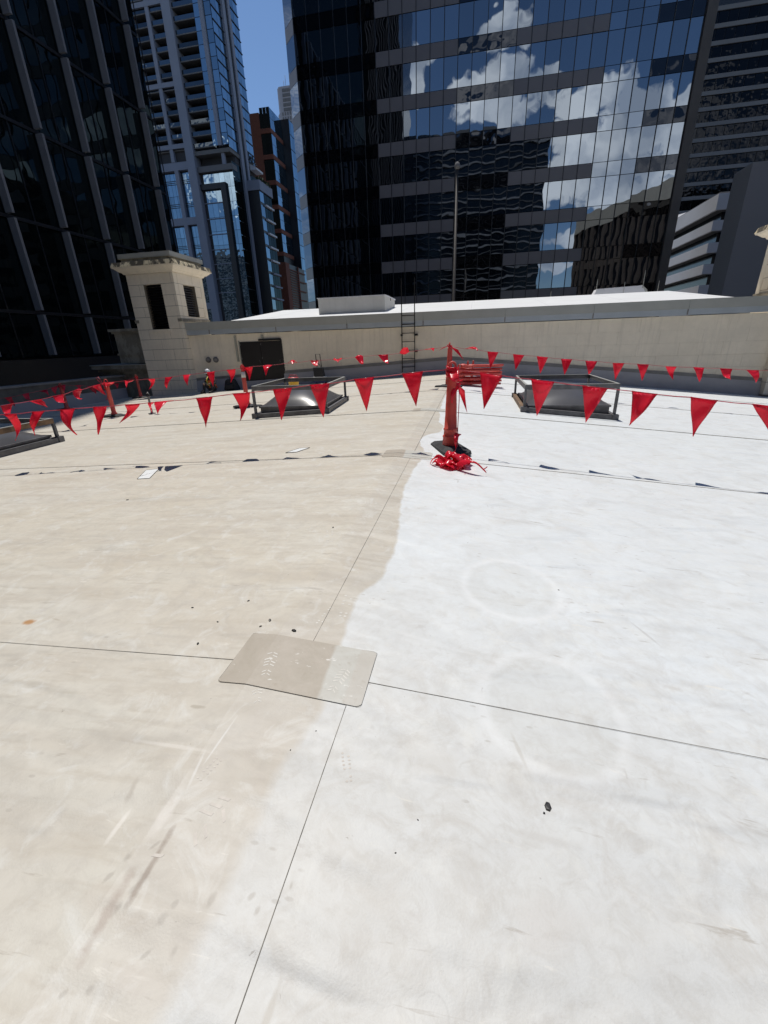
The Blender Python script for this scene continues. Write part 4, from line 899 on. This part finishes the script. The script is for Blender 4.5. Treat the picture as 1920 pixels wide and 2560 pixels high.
# head over the neck, with face
hd2 = MB().lathe([(.03, .0), (.07, .02), (.085, .08), (.092, .14), (.085, .19), (.05, .225), (.01, .235)], (0, 0, 0), 18).build('head', M['skin'], pe, loc=(0, -.155, .70)); hd2.rotation_euler.x = .22
MB().hexa([(-.015, -.105, .08), (.015, -.105, .08), (.012, -.085, .08), (-.012, -.085, .08)], [(-.008, -.10, .13), (.008, -.10, .13), (.008, -.08, .13), (-.008, -.08, .13)]).build('nose', M['skin'], hd2)
for x in (-.032, .032): MB().lathe([(.001, -.008), (.011, 0), (.001, .008)], (x, -.088, .125), 8).build('eye', M['steel_black'], hd2)
for x in (-.092, .092): MB().lathe([(.004, -.03), (.016, 0), (.004, .03)], (x, 0, .11), 8).build('ear', M['skin'], hd2)
MB().box(-.024, .024, -.094, -.088, .052, .060).build('mouth', M['red_lid'], hd2)
# hard hat
ht = MB().lathe([(.118, 0), (.120, .01), (.112, .05), (.09, .10), (.05, .135), (.005, .145)], seg=22).build('hard_hat', M['hat'], pe, loc=(0, -.165, .865)); ht.rotation_euler.x = .22
MB().hexa([(-.085, -.10, -.004), (.085, -.10, -.004), (.05, -.175, -.012), (-.05, -.175, -.012)], [(-.085, -.10, .008), (.085, -.10, .008), (.05, -.172, -.004), (-.05, -.172, -.004)]).build('brim', M['hat'], ht)
MB().box(-.10, .02, -.135, -.11, .015, .05).build('goggles', M['steel_black'], ht)
vs = skin_body('safety_vest', [(0, -.01, .22), (0, .0, .36), (0, -.01, .48), (0, -.04, .60), (.15, -.03, .57), (-.15, -.03, .57)], [(0, 1), (1, 2), (2, 3), (3, 4), (3, 5)], [(.19, .155), (.185, .16), (.19, .16), (.13, .11), .085, .085], M['hivis'], pe, root=1)
for x in (-.095, .095): MB().tube([(x, -.185, .26), (x, -.19, .38), (x * 1.05, -.185, .48), (x * 1.1, -.155, .58), (x * 1.1, -.05, .66)], .026, 8).build('vest_band', M['lime'], vs)
MB().tube([(-.19, -.08, .33), (-.12, -.175, .33), (0, -.20, .33), (.12, -.175, .33), (.19, -.08, .33)], .024, 8).build('vest_band', M['lime'], vs)
for sx in (-1, 1):
    hnd = MB(); hnd.tube([(sx * .16, -.36, .40), (sx * .13, -.41, .39), (sx * .10, -.45, .375)], [.032, .038, .026], 10)
    for f_ in range(4): hnd.tube([(sx * (.125 - .018 * f_), -.44, .385), (sx * (.11 - .018 * f_), -.475, .365), (sx * (.10 - .016 * f_), -.485, .335)], .009, 6)
    hnd.tube([(sx * .14, -.40, .405), (sx * .10, -.425, .425), (sx * .075, -.45, .42)], .010, 6)
    hnd.build('hand', M['skin'], pe)
    MB().hexa([(sx * .20 - .05, -.62, 0), (sx * .20 + .05, -.62, 0), (sx * .20 + .05, -.36, 0), (sx * .20 - .05, -.36, 0)], [(sx * .20 - .04, -.60, .07), (sx * .20 + .04, -.60, .07), (sx * .20 + .045, -.38, .14), (sx * .20 - .045, -.38, .14)]).build('boot', M['rubber'], pe)
pe.scale = (1.2, 1.2, 1.2)
bgp = empty('backpack', (-12.85, 21.95, rz(-12.85) + .01), 'black rucksack slumped on the roof beside the seated worker', 'rucksack')
o = MB().hexa([(-.42, -.28, 0), (.42, -.28, 0), (.42, .22, 0), (-.42, .22, 0)], [(-.34, -.12, .56), (.18, -.12, .60), (.20, .15, .60), (-.34, .15, .56)]).build('body', M['black_fabric'], bgp)
m_ = o.modifiers.new('b', 'BEVEL'); m_.width = .1; m_.segments = 4
bevel(MB().box(-.28, .2, -.34, -.2, .06, .32).build('pocket', M['black_fabric'], bgp), .05, 3)
MB().tube([(-.1, 0, .56), (-.08, 0, .66), (.04, 0, .66), (.06, 0, .57)], .015, 6).build('strap', M['black_fabric'], bgp)

# ================================================================ TOWERS
def bld(name, label, loc, group=None): return empty(name, loc, label, 'building', group)
def add(par, mb, name, mat, **k):
    L = par.location; return mb.build(name, mat, par, loc=(-L.x, -L.y, -L.z), **k)
def place(par, me, name, loc, rot=(0, 0, 0)):
    L = par.location; return inst(me, name, par, (loc[0] - L.x, loc[1] - L.y, loc[2] - L.z), rot)

# ---- black glass office tower straight ahead
bt = bld('black_glass_tower', 'black glass office tower filling the upper right with grey spandrel bands and reflected clouds', (0, 75, -26))
YF = 60.0; X0, X1 = -20.95, 21.2
add(bt, MB().hexa([(X0, YF + .35, -26), (X1, YF + .35, -26), (X1, 90, -26), (X0 - 1.7, 90, -26), (X0 - 1.7, YF + 1.95, -26)], [(X0, YF + .35, 74), (X1, YF + .35, 74), (X1, 90, 74), (X0 - 1.7, 90, 74), (X0 - 1.7, YF + 1.95, 74)]), 'core_wall', M['mullion_dark'])
cols = [-20.95, -19.45, -17.95, -16.4, -14.9, -13.37, -11.85, -10.36, -8.88, -7.40, -5.90, -4.42, -2.95, -1.46, .02, 1.49, 2.98, 4.46, 5.93, 7.41, 8.87, 10.33, 11.82, 13.34, 14.76, 16.20, 17.62, 19.08, 20.25]
bot0 = 5.70; st_ = 3.972; bh = 1.30
gw, gh = 1.42, st_ - bh - .06
pane = MB().box(-.5, .5, 0, .03, -.5, .5)
me_cache = {}
def pane_mesh(w, h, mat, name, t=.03):
    k = (round(w, 2), round(h, 2), mat.name, name)
    if k not in me_cache: me_cache[k] = MB().box(-w / 2, w / 2, 0, t, -h / 2, h / 2).mesh(name, mat)
    return me_cache[k]
def kind_of(xm):
    if xm < -11.85: return 'glass_panel'
    if xm < -2.95: return 'spandrel'
    if xm < 2.98: return 'glass_panel'
    if xm < 11.82: return 'spandrel'
    if xm < 16.2: return 'glass_black'
    return 'glass_panel'
for r in range(-1, 9):
    z0 = bot0 + st_ * r; z1 = z0 + bh; z2 = z0 + st_
    if r < 0: continue
    for a, b in zip(cols, cols[1:]):
        xm, w = (a + b) / 2, round(b - a - .07, 2)
        k = kind_of(xm)
        place(bt, pane_mesh(w, bh - .05, M[k], 'spandrel_panel'), 'spandrel_panel', (xm, YF + (.0 if k == 'spandrel' else .03), (z0 + z1) / 2))
        place(bt, pane_mesh(w, round(z2 - z1 - .05, 2), M['glass_black'], 'window_pane'), 'window_pane', (xm, YF + .04, (z1 + z2) / 2))
# storeys below and above the picture, joined
mbS, mbG = MB(), MB()
for r in list(range(-8, 0)) + list(range(9, 17)):
    z0 = bot0 + st_ * r; z1 = z0 + bh; z2 = z0 + st_
    for a, b in zip(cols, cols[1:]):
        mbS.box(a + .035, b - .035, YF, YF + .05, z0 + .02, z1 - .02); mbG.box(a + .035, b - .035, YF + .04, YF + .09, z1 + .02, z2 - .02)
add(bt, mbS, 'spandrel_panels', M['spandrel'], kind='stuff'); add(bt, mbG, 'window_panes', M['glass_black'], kind='stuff')
for x in cols: add(bt, MB().box(x - .035, x + .035, YF - .05, YF + .3, -26, 73), 'mullion', M['mullion_dark'])
add(bt, MB().box(20.30, 21.2, YF - .25, YF + .4, -26, 74), 'corner_pier', M['pier_brown'])
# chamfered left face
cmb_ = []
cd = Vector((-1, 1, 0)).normalized(); ang = math.atan2(cd.y, cd.x)
for r in range(-1, 12):
    z0 = bot0 + st_ * r; z1 = z0 + bh; z2 = z0 + st_
    for i in range(1):
        c = Vector((X0, YF, 0)) + cd * 1.16
        place(bt, pane_mesh(2.25, bh - .04, M['spandrel'], 'chamfer_panel'), 'chamfer_panel', (c.x, c.y, (z0 + z1) / 2), (0, 0, ang + math.pi))
        place(bt, pane_mesh(2.25, round(z2 - z1 - .04, 2), M['glass_black'], 'chamfer_pane'), 'chamfer_pane', (c.x, c.y, (z1 + z2) / 2), (0, 0, ang + math.pi))

# ---- dark tower on the left
lt = bld('dark_glass_tower', 'very dark glass tower with pale leaning fins filling the upper left corner', (-45, 20, -26))
XL = -30.0
add(lt, MB().box(-60, XL - .35, -20, 44.5, -26, 114), 'core_wall', M['frame_black'])
fy = [27.2 + 3.95 * k for k in range(-12, 5)] ; fz = [4.2 + 5.69 * k for k in range(-1, 7)]
pmL = {}
for i, y in enumerate(fy[:-1] + [fy[-1]]):
    for r, z in enumerate(fz):
        for s_ in range(2):
            ya = y + s_ * 1.975; 
            if ya > 44: continue
            w = min(1.93, 44.5 - ya - .04)
            if z < 0: zz, h = (1.25 + 4.2) / 2, 4.2 - 1.25 - .08
            else: zz, h = z + 2.845, 5.60
            if i < 8: continue
            place(lt, pane_mesh(round(w, 2), round(h, 2), M['glass_left'], 'window_pane'), 'window_pane', (XL, ya + .99, zz), (0, 0, math.pi / 2))
mbx = MB()
for i, y in enumerate(fy[:8]): mbx.box(XL - .03, XL, y + .02, y + 3.93, 1.3, 44)
mbx.box(XL - .03, XL, fy[0], 44.4, 44.2, 113)
add(lt, mbx, 'window_panes', M['glass_left'], kind='stuff')
for z in fz[1:] + [38.35, 44.04, 50]:
    add(lt, MB().box(XL, XL + .10, -20, 44.5, z - .10, z + .10), 'transom', M['frame_black'])
for y in fy:
    for z in [1.3] + fz[1:] + [44.04]:
        h = (4.2 - 1.3 if z == 1.3 else 5.69)
        if y < -2: continue
        add(lt, MB().box(XL + .1, XL + .62, y - .09, y + .09, z + .14, z + h - .14), 'fin', M['fin'])
    add(lt, MB().box(XL, XL + .06, y + 1.975 - .035, y + 1.975 + .035, 1.3, 50), 'thin_mullion', M['frame_black'])
    add(lt, MB().box(XL, XL + .12, y - .06, y + .06, 1.3, 50), 'mullion_backing', M['frame_black'])
add(lt, MB().box(XL - 1, XL + 1.2, -20, 44.6, -6, 1.2), 'canopy', M['frame_black'])

# ---- pale residential tower with balconies
def ZZ(z): return 2 * z - 1.5
rt = bld('balcony_tower', 'tall pale grey and blue residential tower with stacked balconies left of the strip of sky', (-95, 170, -26))
Y0 = 160.0; XE = -81.2
add(rt, MB().box(-112, XE - .4, Y0 + 3.4, 178, -26, 190), 'core_wall', M['recess'])
add(rt, MB().box(-97.0, -94.05, Y0 - .8, Y0 + 3.6, -26, 190), 'main_pier', M['concrete_blue'])
add(rt, MB().box(-102.85, -101.6, Y0 - .42, Y0 + 3.6, 60.25, 190), 'pier', M['concrete_blue'])
add(rt, MB().box(-112, -108.0, Y0 - .4, Y0 + 3.6, -26, 190), 'pier', M['concrete_blue'])
add(rt, MB().box(-84.85, -83.6, Y0 - .6, Y0 + .4, 63.2, 190), 'pier', M['concrete_blue'])
for z in (ZZ(40.85), ZZ(50.45), ZZ(33.0), ZZ(60.1)): add(rt, MB().box(-108, -97, Y0 - .5, Y0 + .6, z - .7, z + .5), 'beam', M['concrete_blue'])
bays = [(-108, -102.85), (-101.6, -97.0), (-94.05, -86.9)]
for k in range(15):
    z = 63.3 + 3.1 * k
    for bi, (a, b) in enumerate(bays):
        add(rt, MB().box(a, b, Y0 + .1, Y0 + 3.3, z, z + .28), 'balcony_slab', M['slab'])
        n = 3 if bi < 2 else 4; w = (b - a - .3) / n
        if k < 14:
            for q in range(n): place(rt, pane_mesh(round(w - .1, 2), 2.55, M['glass_dim'], 'balcony_window'), 'balcony_window', (a + .15 + w * (q + .5), Y0 + 2.6, z + 1.6))
            add(rt, MB().box(a, b, Y0 + .12, Y0 + .16, z + .30, z + 1.3), 'balustrade', M['glass_dim'])
    if k < 14:
        for a, b in ((-86.9, -84.85), (-83.6, -81.3)): place(rt, pane_mesh(round(b - a - .1, 2), 2.95, M['glass_blue'], 'corner_pane'), 'corner_pane', ((a + b) / 2, Y0, z + 1.62))
# stuff above picture
add(rt, MB().box(-108, -81.3, Y0 + .3, Y0 + 3.2, 110, 190), 'upper_storeys', M['glass_dim'])
# right hand face
for k in range(20):
    z = 62.6 + 3.1 * k
    for j in range(6):
        ya = Y0 + .1 + 3.0 * j
        if k < 16: place(rt, pane_mesh(2.9, 2.85, M['glass_blue'], 'side_pane'), 'side_pane', (XE, ya + 1.5, z + 1.55), (0, 0, math.pi / 2))
    if k < 16: add(rt, MB().box(XE, XE + .22, Y0, 178.2, z - .12, z + .06), 'floor_line', M['frame_black'])
add(rt, MB().box(XE - .05, XE, Y0, 178, 112, 190), 'upper_side_glass', M['glass_blue'])
for y0_, y1_, mt in ((166.4, 168.1, 'concrete_blue'), (168.1, 170.0, 'frame_black'), (170.0, 171.5, 'concrete_blue')):
    add(rt, MB().box(XE, XE + (.7 if mt == 'concrete_blue' else .3), y0_, y1_, -26, 150), 'side_pier', M[mt])
# overhang and transfer storey
add(rt, MB().box(-94.05, XE + .1, Y0 - .1, 178, 61.4, 62.5), 'overhang_slab', M['slab'])
add(rt, MB().box(-94.0, XE - .6, Y0 + 3, Y0 + 3.5, 56, 61.4), 'dark_storey', M['recess'])
add(rt, MB().box(-84.6, -83.5, Y0 + .2, Y0 + 1.0, 58.4, 61.4), 'column', M['concrete_blue'])
add(rt, MB().box(-94.05, XE + .1, Y0 + .1, Y0 + 3.3, 56.8, 58.4), 'podium_beam', M['conc_grey'])
add(rt, MB().box(-107.9, -97.05, Y0 - .36, Y0 + 1, 58.01, 60.2), 'podium_beam', M['concrete_blue'])
add(rt, MB().box(-108, -97, Y0 + .7, Y0 + 1, 60.2, 64.4), 'dark_storey', M['recess'])
# podium left: tall glazed bays with louvre lines
for z0, z1 in ((44.5, 57.8), (17.4, 42.3), (-8, 15.5)):
    for a, b in ((-108, -102.4), (-101.0, -97.0)):
        n = 4; w = (b - a) / n; rows = max(1, int((z1 - z0) / 3.3)); h = (z1 - z0) / rows
        for q in range(n):
            for r in range(rows):
                place(rt, pane_mesh(round(w - .08, 2), round(h - .1, 2), M['glass_blue'], 'podium_pane'), 'podium_pane', (a + w * (q + .5), Y0 + .9, z0 + h * (r + .5)))
        for r in range(1, rows, 2):
            for q in range(3): add(rt, MB().box(a, b, Y0 + .78, Y0 + .86, z0 + h * r + .5 * q, z0 + h * r + .5 * q + .14), 'louvre_blade', M['frame_black'])
for z in (43.4, 16.4): add(rt, MB().box(-107.9, -97.05, Y0 - .36, Y0 + 1.0, z - 1.1, z + 1.1), 'podium_beam', M['concrete_blue'])
add(rt, MB().box(-102.4, -101.0, Y0 - .38, Y0 + 1.0, -26, 58), 'pier', M['concrete_blue'])
add(rt, MB().box(-108, -97, Y0 + 1.0, Y0 + 3.5, -26, 60), 'core_wall', M['recess'])
# podium right: glass box with dark bent frame
for q in range(6):
    for r in range(11):
        a = -92.9 + 1.95 * q; z0 = 10.5 + 4.2 * r
        place(rt, pane_mesh(1.88, 4.1, M['glass_blue'], 'podium_pane'), 'podium_pane', (a + .97, Y0 + 1.2, z0 + 2.1))
add(rt, MB().box(-94.0, XE - .1, Y0 + 1.3, Y0 + 3.4, -26, 56.8), 'core_wall', M['recess'])
for z in (48.27, 43.7, 39.03, 34.4, 29.85, 25.2, 20.6): add(rt, MB().box(-94.0, -86.6, Y0 + .9, Y0 + 1.15, z - .12, z + .12), 'white_transom', M['concrete_blue'])
add(rt, MB().box(-94.0, -84.6, Y0 + .2, Y0 + 1.15, 52.0, 53.6), 'bent_frame', M['frame_black'])
add(rt, MB().box(-86.5, -84.6, Y0 + .2, Y0 + 1.15, -20, 51.99), 'bent_frame', M['frame_black'])
mbq = MB()
for r in range(16):
    for j in range(6): mbq.box(XE - .05, XE - .02, Y0 + .1 + 3 * j, Y0 + 2.95 + 3 * j, -8 + 4.2 * r, -8 + 4.2 * r + 4.0)
add(rt, mbq, 'side_windows', M['glass_left'], kind='stuff')
# terrace block stepping out below the sign
tb2 = bld('terrace_block', 'low block with white edged balconies and hedge topped parapet between the towers', (-78.5, 173, -26))
add(tb2, MB().box(-81, -76.4, 168.4, 178.3, -26, 55.5), 'core_wall', M['frame_black'])
add(tb2, MB().box(-81, -75.8, 168, 178.5, 52.8, 55.7), 'roof_parapet', M['concrete_blue'])
for k in range(9):
    z = 49.0 - 4.33 * k
    add(tb2, MB().box(-76.4, -75.6, 171.6, 178.2, z - .3, z + .25), 'balcony_slab', M['conc_white'] if k < 5 else M['concrete_blue'])
    place(tb2, pane_mesh(3.0, 3.4, M['glass_blue'], 'window_pane'), 'window_pane', (-76.3, 169.9, z + 2.2), (0, 0, math.pi / 2))
    for q in range(3): place(tb2, pane_mesh(2.0, 3.2, M['glass_left'], 'window_pane'), 'window_pane', (-76.3, 172.8 + 2.15 * q, z + 2.2), (0, 0, math.pi / 2))
mbb = MB(); rb = random.Random(3)
for i in range(260):
    c = Vector((-76.3 + rb.uniform(-.8, .6), rb.uniform(168.2, 178.3), 55.7 + abs(rb.gauss(0, .6)))); a = Vector((rb.uniform(-1, 1), rb.uniform(-1, 1), rb.uniform(-1, 1))) * .35; b = Vector((rb.uniform(-1, 1), rb.uniform(-1, 1), rb.uniform(-1, 1))) * .35
    mbb.quad(c - a, c - b, c + a, c + b)
M['leaf'] = simple('dark hedge leaves', (.025, .045, .02), .8)
tag(mbb.build('rooftop_hedge', M['leaf']), 'dark hedge growing along the terrace block roof parapet', 'hedge', kind='stuff')
# script sign on the balcony tower (illegible brush strokes)
sg = MB()
for i in range(4):
    y_ = 172.3 + 1.5 * i; pts = [(-80.7, y_ + .5 * math.cos(t * .7) * 1.0 + .05 * t, 63.9 + (.6 if i % 2 else 1.1) * math.sin(t * .7)) for t in range(9)]
    sg.tube(pts, .16, 5)
sg.tube([(-80.7, 172, 62.9), (-80.7, 175, 62.6), (-80.7, 178.6, 63.2)], .12, 5)
tag(sg.build('script_sign', M['frame_black']), 'dark looping script sign near the foot of the balcony tower glass', 'sign')
add(rt, MB().hexa([(-81.1, 173.2, 60.3), (-78.6, 173.2, 60.3), (-78.6, 178.4, 60.3), (-81.1, 178.4, 60.3)], [(-81.1, 173.2, 62.2), (-78.6, 173.2, 60.9), (-78.6, 178.4, 60.9), (-81.1, 178.4, 62.2)]), 'entrance_canopy', M['conc_white'])

# ---- brick and glass office block
bk = bld('brick_office_block', 'red brick office block with dark recessed windows and a blue glass side', (-87, 203, -26))
add(bk, MB().box(-110, -85.5, 196, 208, -26, 85.6), 'brick_wall', M['brick_red'])
add(bk, MB().box(-85.6, -81.25, 196.4, 207.9, -26, 85.2), 'core_wall', M['frame_black'])
for k, z in enumerate((79.8, 71.6, 63.2, 54.9, 46.5, 38.2)):
    add(bk, MB().box(-85.5, -81.1, 196, 207.9, z - .75, z + .75), 'brick_band', M['brick_red'])
    for q in range(3):
        place(bk, pane_mesh(1.3, 6.4, M['glass_left'], 'window_pane'), 'window_pane', (-84.6 + 1.4 * q, 196.35, z + 4.1))
    for q in range(4): place(bk, pane_mesh(2.8, 3.2, M['glass_blue'], 'side_pane'), 'side_pane', (-81.2, 197.7 + 2.9 * q, z + 2.45), (0, 0, math.pi / 2)); place(bk, pane_mesh(2.8, 3.1, M['glass_blue'], 'side_pane'), 'side_pane', (-81.2, 197.7 + 2.9 * q, z + 5.75), (0, 0, math.pi / 2))
# ---- dark slab with pale blue glass flank
ds = bld('blue_flank_tower', 'dark office slab with a pale blue glass flank beside the black tower edge', (-84, 215, -26))
add(ds, MB().box(-100, -78.1, 208.1, 226, -26, 87.5), 'core_wall', M['frame_black'])
mbq = MB()
for k in range(12):
    z = 84.3 - 4.9 * k
    for q in range(9): place(ds, pane_mesh(1.95, 4.75, M['glass_blue'], 'side_pane'), 'side_pane', (-78.0, 209.2 + 2.0 * q, z + .6), (0, 0, math.pi / 2))
    add(ds, MB().box(-78.0, -77.9, 208.1, 226.1, z - 1.85, z - 1.7), 'floor_line', M['frame_black'])
# ---- louvred car park deck
lv = bld('louvred_car_park', 'brown louvred car park low in the gap between the towers', (-80, 193, -26))
add(lv, MB().box(-84, -76.3, 188, 206, -26, 33), 'core_wall', M['frame_black'])
add(lv, MB().box(-84, -75.9, 184.3, 188.2, -26, 33), 'brick_pier', M['brick_red'])
bl_ = MB().box(-.1, .12, -4.3, 4.3, -.16, .16).mesh('louvre_blade', M['brick_red'])
for k in range(16): place(lv, bl_, 'louvre_blade', (-76.0, 192.8, 17.2 + .92 * k))
for k in range(5): add(lv, MB().box(-76.2, -75.9, 197.6, 206, 16.5 + 3.6 * k, 16.9 + 3.6 * k), 'rail', M['brick_red'])
add(lv, MB().box(-76.2, -75.7, 197.2, 197.9, -26, 33), 'post', M['brick_red'])
# ---- distant stone skyscraper
gs = bld('distant_grey_skyscraper', 'distant grey stone skyscraper standing alone in the strip of blue sky', (-150, 405, -26))
add(gs, MB().hexa([(-156.6, 400, -26), (-138, 400, -26), (-138, 420, -26), (-159.5, 420, -26), (-159.5, 404, -26)], [(-156.6, 400, 171), (-138, 400, 171), (-138, 420, 171), (-159.5, 420, 171), (-159.5, 404, 171)]), 'shaft', M['grey_far'])
add(gs, MB().hexa([(-156.0, 401, 171), (-146.2, 401, 171), (-144, 404, 171), (-144, 416, 171), (-158.4, 416, 171), (-158.4, 404, 171)], [(-156.0, 401, 187), (-146.2, 401, 187), (-144, 404, 187), (-144, 416, 187), (-158.4, 416, 187), (-158.4, 404, 187)]), 'crown', M['grey_far'])
wm = MB().box(-.5, .5, 0, .3, -1.0, 1.0).mesh('window', M['conc_grey'])
for r in range(24):
    for q in range(4 if r > 5 else 6):
        z = 184.5 - 2.9 * r
        if 170 < z < 172.5: continue
        place(gs, wm, 'window', ((-152.8 if z > 171 else -154) + 1.25 * q + (0 if z > 171 else .8 * q), 400.7 if z > 171 else 399.75, z))
for x, h in ((-153, 5), (-151.5, 8), (-147, 4), (-146, 6)): add(gs, MB().tube([(x, 405, 187), (x, 405, 187 + h)], .14, 5), 'antenna', M['conc_grey'])
# ---- right: dark banded tower
dt = bld('dark_banded_tower', 'dark tower with thin pale horizontal bands in the upper right corner', (110, 205, -26))
add(dt, MB().box(62, 160, 190.3, 230, -26, 140), 'core_wall', M['band_dark'])
for k in range(26):
    z = 24.1 + 3.95 * k
    add(dt, MB().box(62, 160, 189.75, 190.2, z - .55, z + .5), 'floor_band', M['conc_grey'])
    if k < 17:
        for q in range(12): place(dt, pane_mesh(2.5, 2.6, M['glass_dark'], 'window_pane'), 'window_pane', (64 + 2.7 * q, 190.1, z + 1.95))
# ---- right: concrete parking building
pk = bld('concrete_parking_building', 'light grey concrete parking building with open dark decks right of the black tower', (50, 95, -26))
XP, YP = 34.0, 82.1
add(pk, MB().box(XP + 1.6, 47, YP + 1.6, 118, -26, 20.6), 'dark_interior', M['band_dark'])
for k in range(12):
    z1 = 19.45 + 1.9 if k == 0 else 19.3 - 2.88 * k + .0; z0 = 18.45 - 2.88 * k
    z1 = {0: 20.1}.get(k, 16.78 + 2.83 * (1 - k)); z0 = z1 - (2.0 if k == 0 else 1.32)
    add(pk, MB().box(XP, XP + .35, YP, 118, z0, z1), 'deck_band', M['conc_white'])
    add(pk, MB().box(XP + .351, 44, YP, YP + .35, z0, z1), 'deck_band', M['conc_white'])
    add(pk, MB().box(XP + .4, 46, YP + .4, 118, z0, z0 + .25), 'deck', M['conc_grey'])
for x in (36.5,): add(pk, MB().box(x, x + .7, YP + .6, YP + 1.4, -26, 20), 'column', M['conc_grey'])
add(pk, MB().box(34.3, 47, YP + .4, 118, 20.11, 20.35), 'roof_deck', M['conc_grey'])
add(pk, MB().hexa([(34.6, 100, 20.36), (37.5, 100, 20.36), (37.5, 108, 20.36), (34.6, 108, 20.36)], [(34.6, 101, 21.4), (37.5, 101, 22), (37.5, 108, 22), (34.6, 108, 21.4)]), 'stair_head', M['conc_white'])
# plain grey shaft in front
gsft = bld('grey_concrete_shaft', 'tall plain grey concrete wall at the right edge beside the parking building', (28, 50, -26))
add(gsft, MB().box(23.7, 60, 52, 55, -26, 15.4), 'wall', M['conc_mid'])
# ---- street lamp
lp = empty('street_lamp', (-1.8, 40, -26), 'tall thin brown lamp pole with small round head in front of the black tower', 'street lamp')
MB().lathe([(.16, 0), (.14, 20), (.085, 39.7)], seg=12).build('pole', M['lamp_brown'], lp)
MB().lathe([(.10, 39.6), (.21, 39.72), (.21, 39.85), (.15, 40.0), (.04, 40.08)], seg=14).build('lamp_head', M['conc_grey'], lp)

# ================================================================ CITY BEHIND THE CAMERA (mirrored in the glass)
r1 = bld('ribbed_dark_tower', 'dark tower with close vertical ribs behind the camera, mirrored in the black tower', (-32, -50, -26))
add(r1, MB().box(-41, -24.0, -60, -40.4, -26, 120), 'core_wall', M['band_dark'])
M['rib'] = simple('dull ribs', (.05, .05, .06), .6)
mbq = MB()
for k in range(28): mbq.box(-41 + .62 * k, -40.82 + .62 * k, -40.4, -39.9, -26, 120)
add(r1, mbq, 'ribs', M['rib'], kind='stuff')
r0 = bld('dark_slab_tower', 'dark slab tower behind the camera to the left', (-58, -50, -26))
add(r0, MB().box(-90, -40.9, -62, -42, -26, 130), 'core_wall', M['band_dark'])
for k in range(26): add(r0, MB().box(-90, -40.9, -41.99, -41.9, -20 + 4.6 * k, -19.2 + 4.6 * k), 'floor_band', M['rib'])
r2 = bld('striped_dark_block', 'broad dark block with pale storey lines behind the camera, mirrored in the black tower', (-3, -70, -26))
add(r2, MB().box(-31, 21.5, -85, -60, -26, 63.5), 'core_wall', M['band_dark'])
add(r2, MB().box(-27, 4, -84, -61, 63.5, 66.5), 'penthouse', M['conc_grey'])
M['stripe'] = simple('pale storey line', (.30, .30, .31), .8)
for k in range(24):
    add(r2, MB().box(-23.5, 21.5, -59.99, -59.4, -20 + 3.5 * k, -19.55 + 3.5 * k), 'floor_line', M['stripe'])
    if k % 1 == 0: add(r2, MB().box(-23.5, 21.5, -59.99, -59.7, -18.3 + 3.5 * k, -18.1 + 3.5 * k), 'floor_line', M['conc_grey'])
r3 = bld('brown_pier_block', 'brown stone block with vertical piers behind the camera, mirrored in the black tower', (40, -20, -26))
def seg(x0, x1, y0, y1, z0, z1, out, name, mat):
    p, q = Vector((x0, y0, 0)), Vector((x1, y1, 0)); d = (q - p).normalized(); n_ = Vector((-d.y, d.x, 0)) * out; bk_ = Vector((d.y, -d.x, 0)) * 20
    add(r3, MB().hexa([(p + bk_).xy[:] + (z0,), (q + bk_).xy[:] + (z0,), (q + n_).xy[:] + (z0,), (p + n_).xy[:] + (z0,)], [(p + bk_).xy[:] + (z1,), (q + bk_).xy[:] + (z1,), (q + n_).xy[:] + (z1,), (p + n_).xy[:] + (z1,)]), name, mat)
PA, PB = Vector((29.4, -40)), Vector((46, -4))
seg(PA.x, PB.x, PA.y, PB.y, -26, 30.6, 0, 'core_wall', M['band_dark'])
M['brown_stone'] = simple('brown stone pier', (.17, .13, .105), .85, var=.1)
seg(PA.x, PB.x, PA.y, PB.y, 30.62, 34.5, .4, 'cornice', M['stone'])
for z in (20.0, 10.5): seg(PA.x, PB.x, PA.y, PB.y, z, z + 1.6, .15, 'brown_band', M['brown_stone'])
for k in range(16):
    a = PA.lerp(PB, k / 16 + .005); b = PA.lerp(PB, k / 16 + .028); seg(a.x, b.x, a.y, b.y, -26, 30.6, .5, 'pier', M['brown_stone'])
for i, (x0, x1, y0, y1, z1) in enumerate(((60, 90, -40, 10, 45), (95, 130, 20, 90, 70), (-270, -185, -90, -40, 72), (55, 85, 60, 110, 38))):
    b_ = bld('city_block', ['mid rise grey block far to the right behind the camera', 'tall grey block out of view to the right', 'tall block out of view to the left', 'low block out of view on the right'][i], ((x0 + x1) / 2, (y0 + y1) / 2, -26))
    add(b_, MB().box(x0, x1, y0, y1, -26, z1), 'core_wall', M['conc_grey'])
    for k in range(int((z1 + 22) / 4)): add(b_, MB().box(x0 - .05, x1 + .05, y0 - .05, y1 + .05, -22 + 4 * k, -20 + 4 * k), 'window_band', M['band_dark'])
